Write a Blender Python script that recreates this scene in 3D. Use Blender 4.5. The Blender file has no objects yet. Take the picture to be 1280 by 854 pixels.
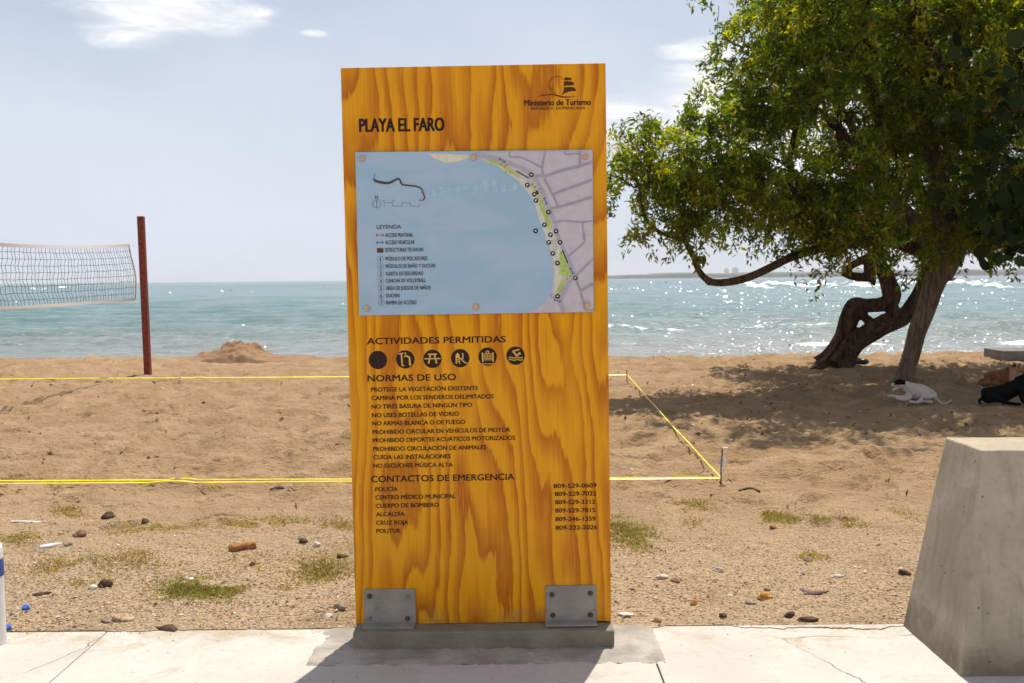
import bpy, bmesh, math, random
import numpy as np
from mathutils import Vector, Matrix

S = bpy.context.scene
COL = S.collection
RAD = math.radians
rng = np.random.default_rng(7)
random.seed(7)

# ------------------------------------------------------------------ camera
F, W0, H0 = 1210.0, 1280.0, 854.0
PITCH, ROLL, EYE = RAD(3.7), RAD(-0.5), 1.6
cam_d = bpy.data.cameras.new('camera')
cam = bpy.data.objects.new('camera', cam_d)
COL.objects.link(cam)
_r = Vector((1, 0, 0)); _f = Vector((0, math.cos(PITCH), -math.sin(PITCH))); _u = Vector((0, math.sin(PITCH), math.cos(PITCH)))
CR = _r * math.cos(ROLL) + _u * math.sin(ROLL)
CU = -_r * math.sin(ROLL) + _u * math.cos(ROLL)
CF = _f
cam.matrix_world = Matrix(((CR.x, CU.x, -CF.x, 0), (CR.y, CU.y, -CF.y, 0), (CR.z, CU.z, -CF.z, EYE), (0, 0, 0, 1)))
cam_d.sensor_width = 36.0
cam_d.lens = 36.0 * F / W0
cam_d.clip_start = 0.05
cam_d.clip_end = 20000
cam_d.dof.use_dof = True
cam_d.dof.focus_distance = 4.3
cam_d.dof.aperture_fstop = 9.0
S.camera = cam

# ------------------------------------------------------------------ light and exposure
SUN_EL, SUN_AZ = 67.0, 18.0          # azimuth clockwise from +Y
sun_dir = Vector((math.sin(RAD(SUN_AZ)) * math.cos(RAD(SUN_EL)), math.cos(RAD(SUN_AZ)) * math.cos(RAD(SUN_EL)), math.sin(RAD(SUN_EL))))
sd = bpy.data.lights.new('sun', 'SUN')
sd.energy = 4.6
sd.angle = RAD(0.55)
sd.color = (1.0, 0.94, 0.83)
so = bpy.data.objects.new('sun', sd)
so.rotation_euler = sun_dir.to_track_quat('Z', 'Y').to_euler()
so.location = (3, 10, 30)
COL.objects.link(so)

S.view_settings.view_transform = 'Standard'
S.view_settings.look = 'None'
S.view_settings.gamma = 1.0
S.view_settings.use_curve_mapping = False
S.view_settings.exposure = 0.30


class NT:
    """small helper to write node trees"""
    def __init__(self, tree):
        self.t = tree
        tree.nodes.clear()

    def n(self, kind, **kw):
        nd = self.t.nodes.new(kind)
        ins = kw.pop('ins', {})
        for k, v in kw.items():
            setattr(nd, k, v)
        for k, v in ins.items():
            if isinstance(v, bpy.types.NodeSocket):
                self.t.links.new(v, nd.inputs[k])
            else:
                nd.inputs[k].default_value = v
        return nd

    def math(self, op, a, b=None, c=None, clamp=False):
        nd = self.n('ShaderNodeMath', operation=op, use_clamp=clamp)
        for i, v in enumerate((a, b, c)):
            if v is None:
                continue
            if isinstance(v, bpy.types.NodeSocket):
                self.t.links.new(v, nd.inputs[i])
            else:
                nd.inputs[i].default_value = v
        return nd.outputs[0]

    def mix(self, fac, a, b, blend='MIX'):
        nd = self.n('ShaderNodeMix', data_type='RGBA', blend_type=blend)
        for i, v in ((0, fac), (6, a), (7, b)):
            if isinstance(v, bpy.types.NodeSocket):
                self.t.links.new(v, nd.inputs[i])
            else:
                nd.inputs[i].default_value = (*v, 1) if isinstance(v, tuple) and len(v) == 3 else v
        return nd.outputs[2]

    def noise(self, vec, scale, detail=3.0, rough=0.55, dist=0.0):
        nd = self.n('ShaderNodeTexNoise', ins={'Scale': scale, 'Detail': detail, 'Roughness': rough, 'Distortion': dist})
        self.t.links.new(vec, nd.inputs['Vector'])
        return nd.outputs[0]

    def scalevec(self, vec, s, off=(0, 0, 0)):
        nd = self.n('ShaderNodeMapping', ins={'Scale': s, 'Location': off})
        self.t.links.new(vec, nd.inputs['Vector'])
        return nd.outputs[0]

    def ramp(self, fac, stops, interp='LINEAR'):
        nd = self.n('ShaderNodeValToRGB')
        cr = nd.color_ramp
        cr.interpolation = interp
        while len(cr.elements) > 1:
            cr.elements.remove(cr.elements[-1])
        cr.elements[0].position = stops[0][0]
        cr.elements[0].color = (*stops[0][1], 1)
        for p, c in stops[1:]:
            e = cr.elements.new(p)
            e.color = (*c, 1)
        self.t.links.new(fac, nd.inputs[0])
        return nd.outputs[0]

    def maprange(self, v, a, b, c=0.0, d=1.0, smooth=True):
        nd = self.n('ShaderNodeMapRange', interpolation_type='SMOOTHSTEP' if smooth else 'LINEAR', ins={'From Min': a, 'From Max': b, 'To Min': c, 'To Max': d})
        self.t.links.new(v, nd.inputs[0])
        return nd.outputs[0]

    def sep(self, vec):
        nd = self.n('ShaderNodeSeparateXYZ')
        self.t.links.new(vec, nd.inputs[0])
        return nd.outputs

    def link(self, a, b):
        self.t.links.new(a, b)


# sky: Nishita daylight, thin high veil and a few clouds placed by direction
world = bpy.data.worlds.new('World')
S.world = world
world.use_nodes = True
w = NT(world.node_tree)
sky = w.n('ShaderNodeTexSky', sky_type='NISHITA', sun_disc=False, sun_elevation=RAD(SUN_EL), sun_rotation=RAD(SUN_AZ),
          altitude=0.0, air_density=1.0, dust_density=2.0, ozone_density=1.0)
tc = w.n('ShaderNodeTexCoord')
dirv = tc.outputs['Generated']
dx, dy, dz = w.sep(dirv)
az = w.math('ARCTAN2', dx, dy)
el = w.math('ARCSINE', dz)
cv = w.n('ShaderNodeCombineXYZ')
w.link(az, cv.inputs[0]); w.link(w.math('MULTIPLY', el, 2.2), cv.inputs[1])
cvec = cv.outputs[0]
cl_n = w.noise(w.scalevec(cvec, (1.0, 1.7, 1.0)), 11.0, 8.0, 0.62, 0.5)
cl_big = w.noise(cvec, 2.6, 5.0, 0.55, 0.2)


def blob(a0, e0, ra, re):
    u = w.math('DIVIDE', w.math('SUBTRACT', az, RAD(a0)), RAD(ra))
    v = w.math('DIVIDE', w.math('SUBTRACT', el, RAD(e0)), RAD(re))
    d = w.math('ADD', w.math('MULTIPLY', u, u), w.math('MULTIPLY', v, v))
    return w.math('SUBTRACT', 1.0, d)


CLOUDS = [(-19.3, 14.6, 5.4, 1.3), (-21.0, 13.2, 2.6, 0.8), (-14.8, 14.8, 1.3, 0.4), (-11.2, 13.8, .8, .2),
          (8.0, 9.2, 3.6, 1.5), (11.0, 10.0, 4.4, 1.9), (16, 10.0, 6, 2.4), (11.5, 12.8, 2.6, .6), (20, 7.2, 10, 1.5), (30, 13, 9, 4), (-45, 14, 9, 3), (60, 20, 15, 6),
          (-80, 25, 18, 8), (150, 35, 30, 12), (-150, 30, 30, 12), (100, 40, 20, 10)]
acc = None
for c in CLOUDS:
    b = blob(*c)
    acc = b if acc is None else w.math('MAXIMUM', acc, b)
acc = w.math('ADD', w.math('MAXIMUM', acc, -1.2), w.math('MULTIPLY', w.math('SUBTRACT', cl_n, 0.5), 3.3))
cloud = w.maprange(acc, -0.6, 1.25)
veil = w.math('ADD', w.maprange(cl_big, 0.3, 0.7, -0.1, 0.12), w.maprange(el, 0.0, 0.6, 0.92, 0.2))
veil_c = w.mix(veil, sky.outputs[0], (7.6, 8.25, 9.4))
cloud_c = w.mix(w.maprange(cl_n, 0.35, 0.7), (9.4, 9.6, 9.9), (12.6, 12.5, 12.3))
skyc = w.mix(w.math('MULTIPLY', cloud, 0.92), veil_c, cloud_c)
bg = w.n('ShaderNodeBackground', ins={'Strength': 0.08})
w.link(skyc, bg.inputs['Color'])
wo = w.n('ShaderNodeOutputWorld')
w.link(bg.outputs[0], wo.inputs['Surface'])

# ------------------------------------------------------------------ geometry helpers


def ray(px, py):
    return CR * ((px - W0 / 2) / F) + CU * (-(py - H0 / 2) / F) + CF


def ground(px, py, z=0.0):
    d = ray(px, py)
    return Vector((0, 0, EYE)) + d * ((z - EYE) / d.z)


def atY(px, py, Y):
    d = ray(px, py)
    return Vector((0, 0, EYE)) + d * (Y / d.y)


def tag(o, label=None, cat=None, group=None, kind=None):
    if label: o['label'] = label
    if cat: o['category'] = cat
    if group: o['group'] = group
    if kind: o['kind'] = kind
    return o


def empty(name, loc, label, cat, rot=(0, 0, 0), group=None):
    o = bpy.data.objects.new(name, None)
    o.empty_display_size = 0.1
    o.location = loc
    o.rotation_euler = rot
    COL.objects.link(o)
    return tag(o, label, cat, group)


def link_mesh(name, me, mats=None, parent=None):
    o = bpy.data.objects.new(name, me)
    if mats is not None:
        me.materials.clear()
        for m in (mats if isinstance(mats, (list, tuple)) else [mats]):
            me.materials.append(m)
    COL.objects.link(o)
    if parent is not None:
        o.parent = parent
    return o


def obj(name, bm, mats, parent=None, smooth=False, loc=None):
    me = bpy.data.meshes.new(name)
    bm.normal_update()
    bm.to_mesh(me)
    bm.free()
    if smooth:
        me.polygons.foreach_set('use_smooth', [True] * len(me.polygons))
    o = link_mesh(name, me, mats, parent)
    if loc is not None:
        o.location = loc
    return o


def np_mesh(name, verts, faces, attr=None, smooth=False, tri=False):
    """verts (n,3), faces (m,k) arrays of one size"""
    me = bpy.data.meshes.new(name)
    verts = np.asarray(verts, dtype=np.float32); faces = np.asarray(faces, dtype=np.int32)
    k = faces.shape[1]
    me.vertices.add(len(verts)); me.vertices.foreach_set('co', verts.ravel())
    me.loops.add(faces.size); me.loops.foreach_set('vertex_index', faces.ravel())
    me.polygons.add(len(faces))
    me.polygons.foreach_set('loop_start', np.arange(0, faces.size, k, dtype=np.int32))
    me.polygons.foreach_set('loop_total', np.full(len(faces), k, dtype=np.int32))
    if smooth:
        me.polygons.foreach_set('use_smooth', np.ones(len(faces), dtype=bool))
    me.update(calc_edges=True)
    if attr is not None:
        a = me.color_attributes.new('tone', 'FLOAT_COLOR', 'POINT')
        c = np.ones((len(verts), 4), dtype=np.float32); c[:, :3] = attr
        a.data.foreach_set('color', c.ravel())
    return me


def box(bm, x0, x1, y0, y1, z0, z1, bev=0.0, seg=2):
    r = bmesh.ops.create_cube(bm, size=1.0)
    vs = r['verts']
    for v in vs:
        v.co = Vector(((x0 + x1) / 2 + v.co.x * (x1 - x0), (y0 + y1) / 2 + v.co.y * (y1 - y0), (z0 + z1) / 2 + v.co.z * (z1 - z0)))
    if bev > 0:
        es = list({e for v in vs for e in v.link_edges})
        bmesh.ops.bevel(bm, geom=es, offset=bev, segments=seg, affect='EDGES', profile=0.5)
    return bm


def spline(pts, n):
    """Catmull-Rom through pts (each a tuple of numbers), n samples per span"""
    P = np.array(pts, dtype=float)
    if len(P) == 2:
        t = np.linspace(0, 1, n + 1)[:, None]
        return P[0] * (1 - t) + P[1] * t
    P = np.vstack([2 * P[0] - P[1], P, 2 * P[-1] - P[-2]])
    out = []
    for i in range(1, len(P) - 2):
        for t in np.linspace(0, 1, n, endpoint=False):
            a, b, c, d = P[i - 1], P[i], P[i + 1], P[i + 2]
            out.append(0.5 * (2 * b + (c - a) * t + (2 * a - 5 * b + 4 * c - d) * t * t + (3 * b - a - 3 * c + d) * t ** 3))
    out.append(P[-2])
    return np.array(out)


def tube(bm, pts, seg=8, n=6, ridge=0.0, twist=0.0, ridges=5, smoothpath=True, seed=0):
    """pts: (x,y,z,r). Closed tapered tube."""
    Q = spline(pts, n) if smoothpath else np.array(pts, dtype=float)
    rings = []
    L = len(Q)
    T = np.gradient(Q[:, :3], axis=0)
    ref = Vector((0.3, 1, 0.2)).normalized()
    s = 0.0
    for i in range(L):
        t = Vector(T[i]).normalized()
        ref = (ref - t * ref.dot(t))
        ref = ref.normalized() if ref.length > 1e-6 else t.orthogonal().normalized()
        b = t.cross(ref)
        r = max(Q[i, 3], 1e-4)
        if i: s += np.linalg.norm(Q[i, :3] - Q[i - 1, :3])
        ring = []
        for k in range(seg):
            a = 2 * math.pi * k / seg
            rr = r
            if ridge:
                rr *= 1 + ridge * math.sin(ridges * a + twist * s + seed) + ridge * 0.5 * math.sin((ridges * 2 + 1) * a - twist * 0.6 * s + 2 + seed) + 0.05 * math.sin(s * 9 + a + seed)
            p = Vector(Q[i, :3]) + (ref * math.cos(a) + b * math.sin(a)) * rr
            ring.append(bm.verts.new(p))
        rings.append(ring)
    for i in range(L - 1):
        for k in range(seg):
            k2 = (k + 1) % seg
            bm.faces.new((rings[i][k], rings[i][k2], rings[i + 1][k2], rings[i + 1][k]))
    bm.faces.new(rings[0][::-1])
    bm.faces.new(rings[-1])
    return bm


def ellipsoid(bm, c, r, sub=3, rot=None):
    res = bmesh.ops.create_icosphere(bm, subdivisions=sub, radius=1.0)
    for v in res['verts']:
        q = Vector((v.co.x * r[0], v.co.y * r[1], v.co.z * r[2]))
        if rot is not None: q = rot @ q
        v.co = q + Vector(c)
    return bm


def remesh(bm, voxel, smooth_it=4, fac=0.5):
    """union of closed shapes -> one continuous skin (mesh datablock)"""
    me = bpy.data.meshes.new('tmp')
    bmesh.ops.recalc_face_normals(bm, faces=bm.faces[:])
    bm.to_mesh(me); bm.free()
    o = bpy.data.objects.new('tmp', me)
    COL.objects.link(o)
    m = o.modifiers.new('r', 'REMESH'); m.mode = 'VOXEL'; m.voxel_size = voxel; m.use_smooth_shade = True
    if smooth_it:
        k = o.modifiers.new('s', 'SMOOTH'); k.factor = fac; k.iterations = smooth_it
    dg = bpy.context.evaluated_depsgraph_get(); dg.update()
    out = bpy.data.meshes.new_from_object(o.evaluated_get(dg), depsgraph=dg)
    bpy.data.objects.remove(o); bpy.data.meshes.remove(me)
    out.polygons.foreach_set('use_smooth', [True] * len(out.polygons))
    return out


def _hash(ix, iy, seed):
    h = (ix.astype(np.int64) * 374761393 + iy.astype(np.int64) * 668265263 + seed * 1442695041) & 0x7fffffff
    h = ((h ^ (h >> 13)) * 1274126177) & 0x7fffffff
    h = ((h ^ (h >> 16)) * 362437) & 0x7fffffff
    return ((h ^ (h >> 11)) & 0xffff) / 65535.0


def vnoise(x, y, seed=0):
    ix = np.floor(x); iy = np.floor(y)
    fx = x - ix; fy = y - iy
    fx = fx * fx * fx * (fx * (fx * 6 - 15) + 10); fy = fy * fy * fy * (fy * (fy * 6 - 15) + 10)
    a = _hash(ix, iy, seed); b = _hash(ix + 1, iy, seed); c = _hash(ix, iy + 1, seed); d = _hash(ix + 1, iy + 1, seed)
    return (a * (1 - fx) + b * fx) * (1 - fy) + (c * (1 - fx) + d * fx) * fy - 0.5


def fbm(x, y, seed=0, o=4, g=0.5):
    s = 0; a = 1.0
    for i in range(o):
        s = s + a * vnoise(x * 2 ** i + 17 * i, y * 2 ** i - 9 * i, seed + i)
        a *= g
    return s


# ------------------------------------------------------------------ materials


def mat(name):
    m = bpy.data.materials.new(name)
    m.use_nodes = True
    t = NT(m.node_tree)
    out = t.n('ShaderNodeOutputMaterial')
    p = t.n('ShaderNodeBsdfPrincipled')
    t.link(p.outputs[0], out.inputs[0])
    return m, t, p, out


def objco(t):
    return t.n('ShaderNodeTexCoord').outputs['Object']


def bump(t, p, h, strength=0.5, dist=0.01):
    b = t.n('ShaderNodeBump', ins={'Strength': strength, 'Distance': dist})
    t.link(h, b.inputs['Height'])
    t.link(b.outputs[0], p.inputs['Normal'])
    return b


def simple(name, col, rough=0.6, metal=0.0, var=0.12, scale=30.0, bmp=0.15, coat=0.0, spec=None):
    m, t, p, _ = mat(name)
    v = objco(t)
    n = t.noise(v, scale, 4)
    c = t.mix(t.maprange(n, 0.3, 0.7), tuple(x * (1 - var) for x in col), tuple(min(1, x * (1 + var)) for x in col))
    t.link(c, p.inputs['Base Color'])
    p.inputs['Roughness'].default_value = rough
    p.inputs['Metallic'].default_value = metal
    if coat: p.inputs['Coat Weight'].default_value = coat; p.inputs['Coat Roughness'].default_value = 0.08
    if spec is not None: p.inputs['Specular IOR Level'].default_value = spec
    if bmp: bump(t, p, n, bmp, 0.004)
    return m


def m_sand():
    m, t, p, _ = mat('sand')
    v = objco(t)
    x, y, z = t.sep(v)
    big = t.noise(v, 0.35, 4); mid = t.noise(v, 2.2, 4); fine = t.noise(v, 60, 4, 0.65); grain = t.noise(v, 320, 2, 0.7)
    c1 = t.mix(t.maprange(mid, 0.35, 0.7), (0.31, 0.198, 0.103), (0.425, 0.285, 0.163))
    c1 = t.mix(t.math('MULTIPLY', t.maprange(big, 0.45, 0.7), 0.5), c1, (0.43, 0.295, 0.175))
    # pebbly dirt near the pavement, greyer
    near = t.maprange(t.math('ADD', y, t.math('MULTIPLY', mid, 2.5)), 6.2, 9.0, 1.0, 0.0)
    c2 = t.mix(t.maprange(fine, 0.35, 0.65), (0.36, 0.255, 0.150), (0.57, 0.435, 0.285))
    dk_ = t.maprange(t.noise(v, 0.9, 6, 0.65, 0.5), 0.5, 0.66, 0, 0.7)
    c2 = t.mix(dk_, c2, t.mix(t.maprange(fine, 0.35, 0.65), (0.20, 0.135, 0.075), (0.33, 0.235, 0.14)))
    c = t.mix(t.math('MULTIPLY', near, 0.8), c1, c2)
    # small dark bits and pale shell bits
    vor = t.n('ShaderNodeTexVoronoi', ins={'Scale': 14.0}); t.link(v, vor.inputs['Vector'])
    sp = t.maprange(vor.outputs['Distance'], 0.03, 0.11, 1.0, 0.0)
    rc = t.sep(vor.outputs['Color'])
    c = t.mix(t.math('MULTIPLY', sp, t.maprange(rc[0], 0.72, 0.75)), c, (0.12, 0.075, 0.05))
    c = t.mix(t.math('MULTIPLY', sp, t.maprange(rc[1], 0.9, 0.93)), c, (0.62, 0.55, 0.47))
    vor2 = t.n('ShaderNodeTexVoronoi', ins={'Scale': 55.0}); t.link(v, vor2.inputs['Vector'])
    rc2 = t.sep(vor2.outputs['Color'])
    sp2 = t.math('MULTIPLY', t.maprange(vor2.outputs['Distance'], 0.15, 0.4, 1.0, 0.0), near)
    c = t.mix(t.math('MULTIPLY', sp2, t.maprange(rc2[0], 0.6, 0.9)), c, (0.17, 0.11, 0.07))
    c = t.mix(t.math('MULTIPLY', sp2, t.maprange(rc2[1], 0.7, 0.95)), c, (0.58, 0.46, 0.33))
    c = t.mix(t.maprange(grain, 0.3, 0.75, 0.0, 0.35), c, t.mix(0.5, c, (0.2, 0.13, 0.08)))
    # wet band by the water
    wet = t.maprange(z, -0.5, -0.28, 1.0, 0.0)
    c = t.mix(wet, c, (0.15, 0.105, 0.07))
    t.link(c, p.inputs['Base Color'])
    p.inputs['Roughness'].default_value = 0.95
    p.inputs['Specular IOR Level'].default_value = 0.15
    h = t.math('ADD', t.math('MULTIPLY', fine, 1.0), t.math('ADD', t.math('MULTIPLY', t.noise(v, 9, 4), 3.0), t.math('MULTIPLY', sp2, 0.9)))
    h = t.math('ADD', h, t.math('MULTIPLY', t.noise(v, 26, 4, 0.65), 3.0))
    bump(t, p, h, 1.0, 0.014)
    return m


def m_concrete(name, c0, c1, stain=(0.2, 0.16, 0.11), amt=0.25, scale=3.0, rough=0.85, streak=False):
    m, t, p, _ = mat(name)
    v = objco(t)
    a = t.noise(v, scale, 6, 0.6, 0.4); b = t.noise(v, scale * 14, 4, 0.6); g = t.noise(v, scale * 90, 2)
    c = t.mix(t.maprange(a, 0.3, 0.72), c0, c1)
    c = t.mix(t.maprange(b, 0.5, 0.75, 0, 0.3), c, tuple(x * 0.7 for x in c0))
    c = t.mix(t.maprange(t.noise(v, scale * 0.9, 6, 0.7, 1.0), 0.56, 0.72, 0, amt), c, stain)
    if streak:
        sv = t.scalevec(v, (14, 14, 1.1))
        c = t.mix(t.maprange(t.noise(sv, 2.0, 5), 0.48, 0.75, 0, 0.4), c, tuple(x * 0.62 for x in c0))
        vo = t.n('ShaderNodeTexVoronoi', ins={'Scale': 30.0}); t.link(v, vo.inputs['Vector'])
        k = t.sep(vo.outputs['Color'])
        c = t.mix(t.math('MULTIPLY', t.maprange(vo.outputs['Distance'], 0.06, 0.2, 1, 0), t.maprange(k[0], 0.86, 0.88)), c, tuple(x * 0.3 for x in c0))
        vo2 = t.n('ShaderNodeTexVoronoi', ins={'Scale': 85.0}); t.link(v, vo2.inputs['Vector'])
        k2 = t.sep(vo2.outputs['Color'])
        c = t.mix(t.math('MULTIPLY', t.maprange(vo2.outputs['Distance'], 0.1, 0.25, 1, 0), t.maprange(k2[0], 0.9, 0.92, 0, .7)), c, tuple(x * 0.4 for x in c0))
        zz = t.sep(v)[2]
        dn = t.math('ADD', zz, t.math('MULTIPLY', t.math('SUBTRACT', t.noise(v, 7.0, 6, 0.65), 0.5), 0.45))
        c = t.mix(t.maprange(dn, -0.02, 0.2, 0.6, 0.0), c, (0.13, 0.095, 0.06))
        c = t.mix(t.maprange(t.noise(t.scalevec(v, (1.2, 1.2, 0.8)), 2.2, 6, 0.7, 1.2), 0.5, 0.68, 0, 0.3), c, tuple(min(1, x * 1.25) for x in c1))
    t.link(c, p.inputs['Base Color'])
    p.inputs['Roughness'].default_value = rough
    p.inputs['Specular IOR Level'].default_value = 0.25
    bump(t, p, t.math('ADD', t.math('MULTIPLY', b, 2.0), g), 0.35, 0.006)
    return m


def m_wood():
    m, t, p, _ = mat('varnished_plywood')
    v = objco(t)
    x, y, z = t.sep(v)
    flat = t.n('ShaderNodeCombineXYZ'); t.link(x, flat.inputs[0]); t.link(z, flat.inputs[2])
    fv = flat.outputs[0]
    low = t.noise(t.scalevec(fv, (1.9, 1, 0.42), (3.1, 0, 1.7)), 1.6, 1.6, 0.45, 0.25)
    wig = t.noise(t.scalevec(fv, (9, 1, 2.2)), 1.0, 3, 0.55)
    fea = t.noise(t.scalevec(fv, (110, 1, 3.2)), 1.0, 2, 0.6)
    ph = t.math('ADD', t.math('MULTIPLY', x, 10.5), t.math('MULTIPLY', low, 10.0))
    ph = t.math('ADD', ph, t.math('ADD', t.math('MULTIPLY', wig, 1.3), t.math('MULTIPLY', fea, 0.42)))
    fr = t.math('FRACT', ph)
    lt, dk, vd = (0.78, 0.325, 0.002), (0.55, 0.168, 0.0015), (0.43, 0.11, 0.001)
    c = t.ramp(fr, [(0.0, vd), (0.11, lt), (0.42, tuple(k * 0.97 for k in lt)), (0.6, (0.66, 0.245, 0.0015)), (0.82, dk), (1.0, vd)])
    c = t.mix(t.maprange(fea, 0.35, 0.75, 0.0, 0.22), c, (0.36, 0.12, 0.008))
    c = t.mix(t.maprange(t.noise(fv, 3.0, 3), 0.4, 0.75, 0, 0.25), c, (0.80, 0.36, 0.003))
    c = t.mix(t.maprange(t.noise(t.scalevec(fv, (1.6, 1, .7), (5, 0, 2)), 2.0, 3), 0.48, 0.72, 0, 0.5), c, (0.76, 0.33, 0.002))
    c = t.mix(t.maprange(t.noise(t.scalevec(fv, (160, 1, 5)), 1.0, 2), 0.5, 0.8, 0, 0.25), c, (0.46, 0.15, 0.002))
    dirt = t.math('MULTIPLY', t.maprange(z, 0.0, 0.13, 1.0, 0.0), t.maprange(t.noise(fv, 12, 5, .7), .42, .7, 0, .55))
    c = t.mix(dirt, c, (0.25, 0.15, 0.07))
    t.link(c, p.inputs['Base Color'])
    p.inputs['Roughness'].default_value = 0.5
    p.inputs['Specular IOR Level'].default_value = 0.12
    p.inputs['Coat Weight'].default_value = 0.2
    p.inputs['Coat Roughness'].default_value = 0.09
    bump(t, p, t.math('ADD', fea, wig), 0.05, 0.002)
    return m


def m_leaf(name, rough=0.45, trans=0.5, tcol=(2.2, 2.05, 0.35)):
    m, t, p, out = mat(name)
    a = t.n('ShaderNodeAttribute', attribute_name='tone')
    v = objco(t)
    c = t.mix(t.maprange(t.noise(v, 2.0, 2), 0.35, 0.7, 0, 0.35), a.outputs['Color'], t.mix(1.0, a.outputs['Color'], (1.35, 1.2, 0.8, 1), 'MULTIPLY'))
    t.link(c, p.inputs['Base Color'])
    p.inputs['Roughness'].default_value = rough
    p.inputs['Specular IOR Level'].default_value = 0.4
    tr = t.n('ShaderNodeBsdfTranslucent')
    t.link(t.mix(1.0, c, (*tcol, 1), 'MULTIPLY'), tr.inputs['Color'])
    mx = t.n('ShaderNodeMixShader', ins={0: trans})
    t.link(p.outputs[0], mx.inputs[1]); t.link(tr.outputs[0], mx.inputs[2])
    t.link(mx.outputs[0], out.inputs[0])
    return m


def m_tone(name, rough=0.85, bmp=0.3, scale=60):
    m, t, p, out = mat(name)
    a = t.n('ShaderNodeAttribute', attribute_name='tone')
    v = objco(t)
    n = t.noise(v, scale, 3)
    c = t.mix(t.maprange(n, 0.3, 0.7, 0, 0.35), a.outputs['Color'], t.mix(1.0, a.outputs['Color'], (0.6, 0.6, 0.6, 1), 'MULTIPLY'))
    t.link(c, p.inputs['Base Color'])
    p.inputs['Roughness'].default_value = rough
    bump(t, p, n, bmp, 0.003)
    return m


def m_bark(name, c0, c1, sc=1.0):
    m, t, p, _ = mat(name)
    v = objco(t)
    n1 = t.noise(t.scalevec(v, (9 * sc, 9 * sc, 1.6 * sc)), 1.6, 6, 0.65, 0.8)
    n2 = t.noise(v, 35 * sc, 4)
    c = t.mix(t.maprange(n1, 0.32, 0.68), c0, c1)
    c = t.mix(t.maprange(n2, 0.5, 0.75, 0, 0.45), c, tuple(x * 0.5 for x in c0))
    t.link(c, p.inputs['Base Color'])
    p.inputs['Roughness'].default_value = 0.9
    p.inputs['Specular IOR Level'].default_value = 0.2
    bump(t, p, t.math('ADD', t.math('MULTIPLY', n1, 2.6), n2), 1.0, 0.045)
    return m


def m_water():
    m, t, p, _ = mat('sea_water')
    v = objco(t)
    x, y, z = t.sep(v)
    patch = t.noise(t.scalevec(v, (0.03, 0.09, 1)), 1.0, 4)
    yy = t.math('ADD', y, t.math('MULTIPLY', t.math('SUBTRACT', patch, 0.5), 26))
    shal = t.maprange(yy, 22, 62, 1.0, 0.0)
    deep = t.mix(t.maprange(patch, 0.35, 0.65), (0.058, 0.145, 0.142), (0.08, 0.172, 0.168))
    far = t.maprange(y, 120, 420)
    deep = t.mix(far, deep, (0.03, 0.11, 0.115))
    c = t.mix(shal, deep, (0.20, 0.215, 0.20))
    # foam on the breaking crests (attribute) and loose flecks
    a = t.n('ShaderNodeAttribute', attribute_name='foam')
    fn = t.noise(t.scalevec(v, (1, 2, 1)), 2.2, 6, 0.7)
    foam = t.maprange(t.math('ADD', a.outputs['Fac'], t.math('MULTIPLY', t.math('SUBTRACT', fn, 0.5), 1.5)), 0.45, 0.62)
    cap = t.noise(t.scalevec(v, (0.05, 0.035, 1), (3, 5, 0)), 1.0, 6, 0.62)
    caps = t.math('MULTIPLY', t.maprange(cap, 0.715, 0.745), t.maprange(y, 120, 250))
    foam = t.math('MAXIMUM', foam, caps)
    c = t.mix(foam, c, (0.8, 0.82, 0.82))
    t.link(c, p.inputs['Base Color'])
    t.link(t.mix(foam, (0.16, 0.16, 0.16), (0.8, 0.8, 0.8)), p.inputs['Roughness'])
    p.inputs['IOR'].default_value = 1.333
    h1 = t.noise(t.scalevec(v, (1.1, 1.9, 1)), 1.6, 5, 0.62, 0.3)
    h2 = t.noise(t.scalevec(v, (0.25, 0.55, 1)), 1.0, 4, 0.6)
    h = t.math('ADD', t.math('MULTIPLY', h1, 0.3), t.math('MULTIPLY', h2, 0.55))
    bump(t, p, h, 1.0, 0.55)
    return m


def flat(name, col, rough=0.5, coat=0.0, spec=0.5, metal=0.0):
    m, t, p, _ = mat(name)
    v = objco(t)
    n = t.noise(v, 40, 2)
    t.link(t.mix(t.maprange(n, 0.3, 0.7), tuple(x * 0.94 for x in col), tuple(min(1, x * 1.05) for x in col)), p.inputs['Base Color'])
    p.inputs['Roughness'].default_value = rough
    p.inputs['Specular IOR Level'].default_value = spec
    p.inputs['Metallic'].default_value = metal
    if coat:
        p.inputs['Coat Weight'].default_value = coat
        p.inputs['Coat Roughness'].default_value = 0.03
    return m


SAND = m_sand()
PAVE = m_concrete('pale_concrete', (0.455, 0.425, 0.375), (0.535, 0.505, 0.455), (0.30, 0.235, 0.155), 0.6, 1.9)
_t = PAVE.node_tree
_p = _t.nodes['Principled BSDF']
_src = _p.inputs['Base Color'].links[0].from_socket
nt = NT.__new__(NT); nt.t = _t
_v = objco(nt); _x, _y, _z = nt.sep(_v)
_d = nt.math('ADD', nt.maprange(_y, 3.7, 4.36, -0.16, 0.14), nt.noise(_v, 4.5, 7, 0.72, 0.6))
_c = nt.mix(nt.maprange(_d, 0.54, 0.78, 0, 0.7), _src, (0.36, 0.26, 0.16))
_s = nt.noise(nt.scalevec(_v, (3, 7, 1)), 3.0, 7, 0.75, 1.5)
_c = nt.mix(nt.maprange(_s, 0.60, 0.74, 0, 0.6), _c, (0.17, 0.14, 0.11))
_vo = nt.n('ShaderNodeTexVoronoi', ins={'Scale': 22.0}); nt.link(_v, _vo.inputs['Vector'])
_k = nt.sep(_vo.outputs['Color'])
_c = nt.mix(nt.math('MULTIPLY', nt.maprange(_vo.outputs['Distance'], 0.05, 0.14, 1, 0), nt.maprange(_k[0], 0.88, 0.9)), _c, (0.12, 0.09, 0.07))
_w = nt.n('ShaderNodeVectorMath', operation='ADD')
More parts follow.
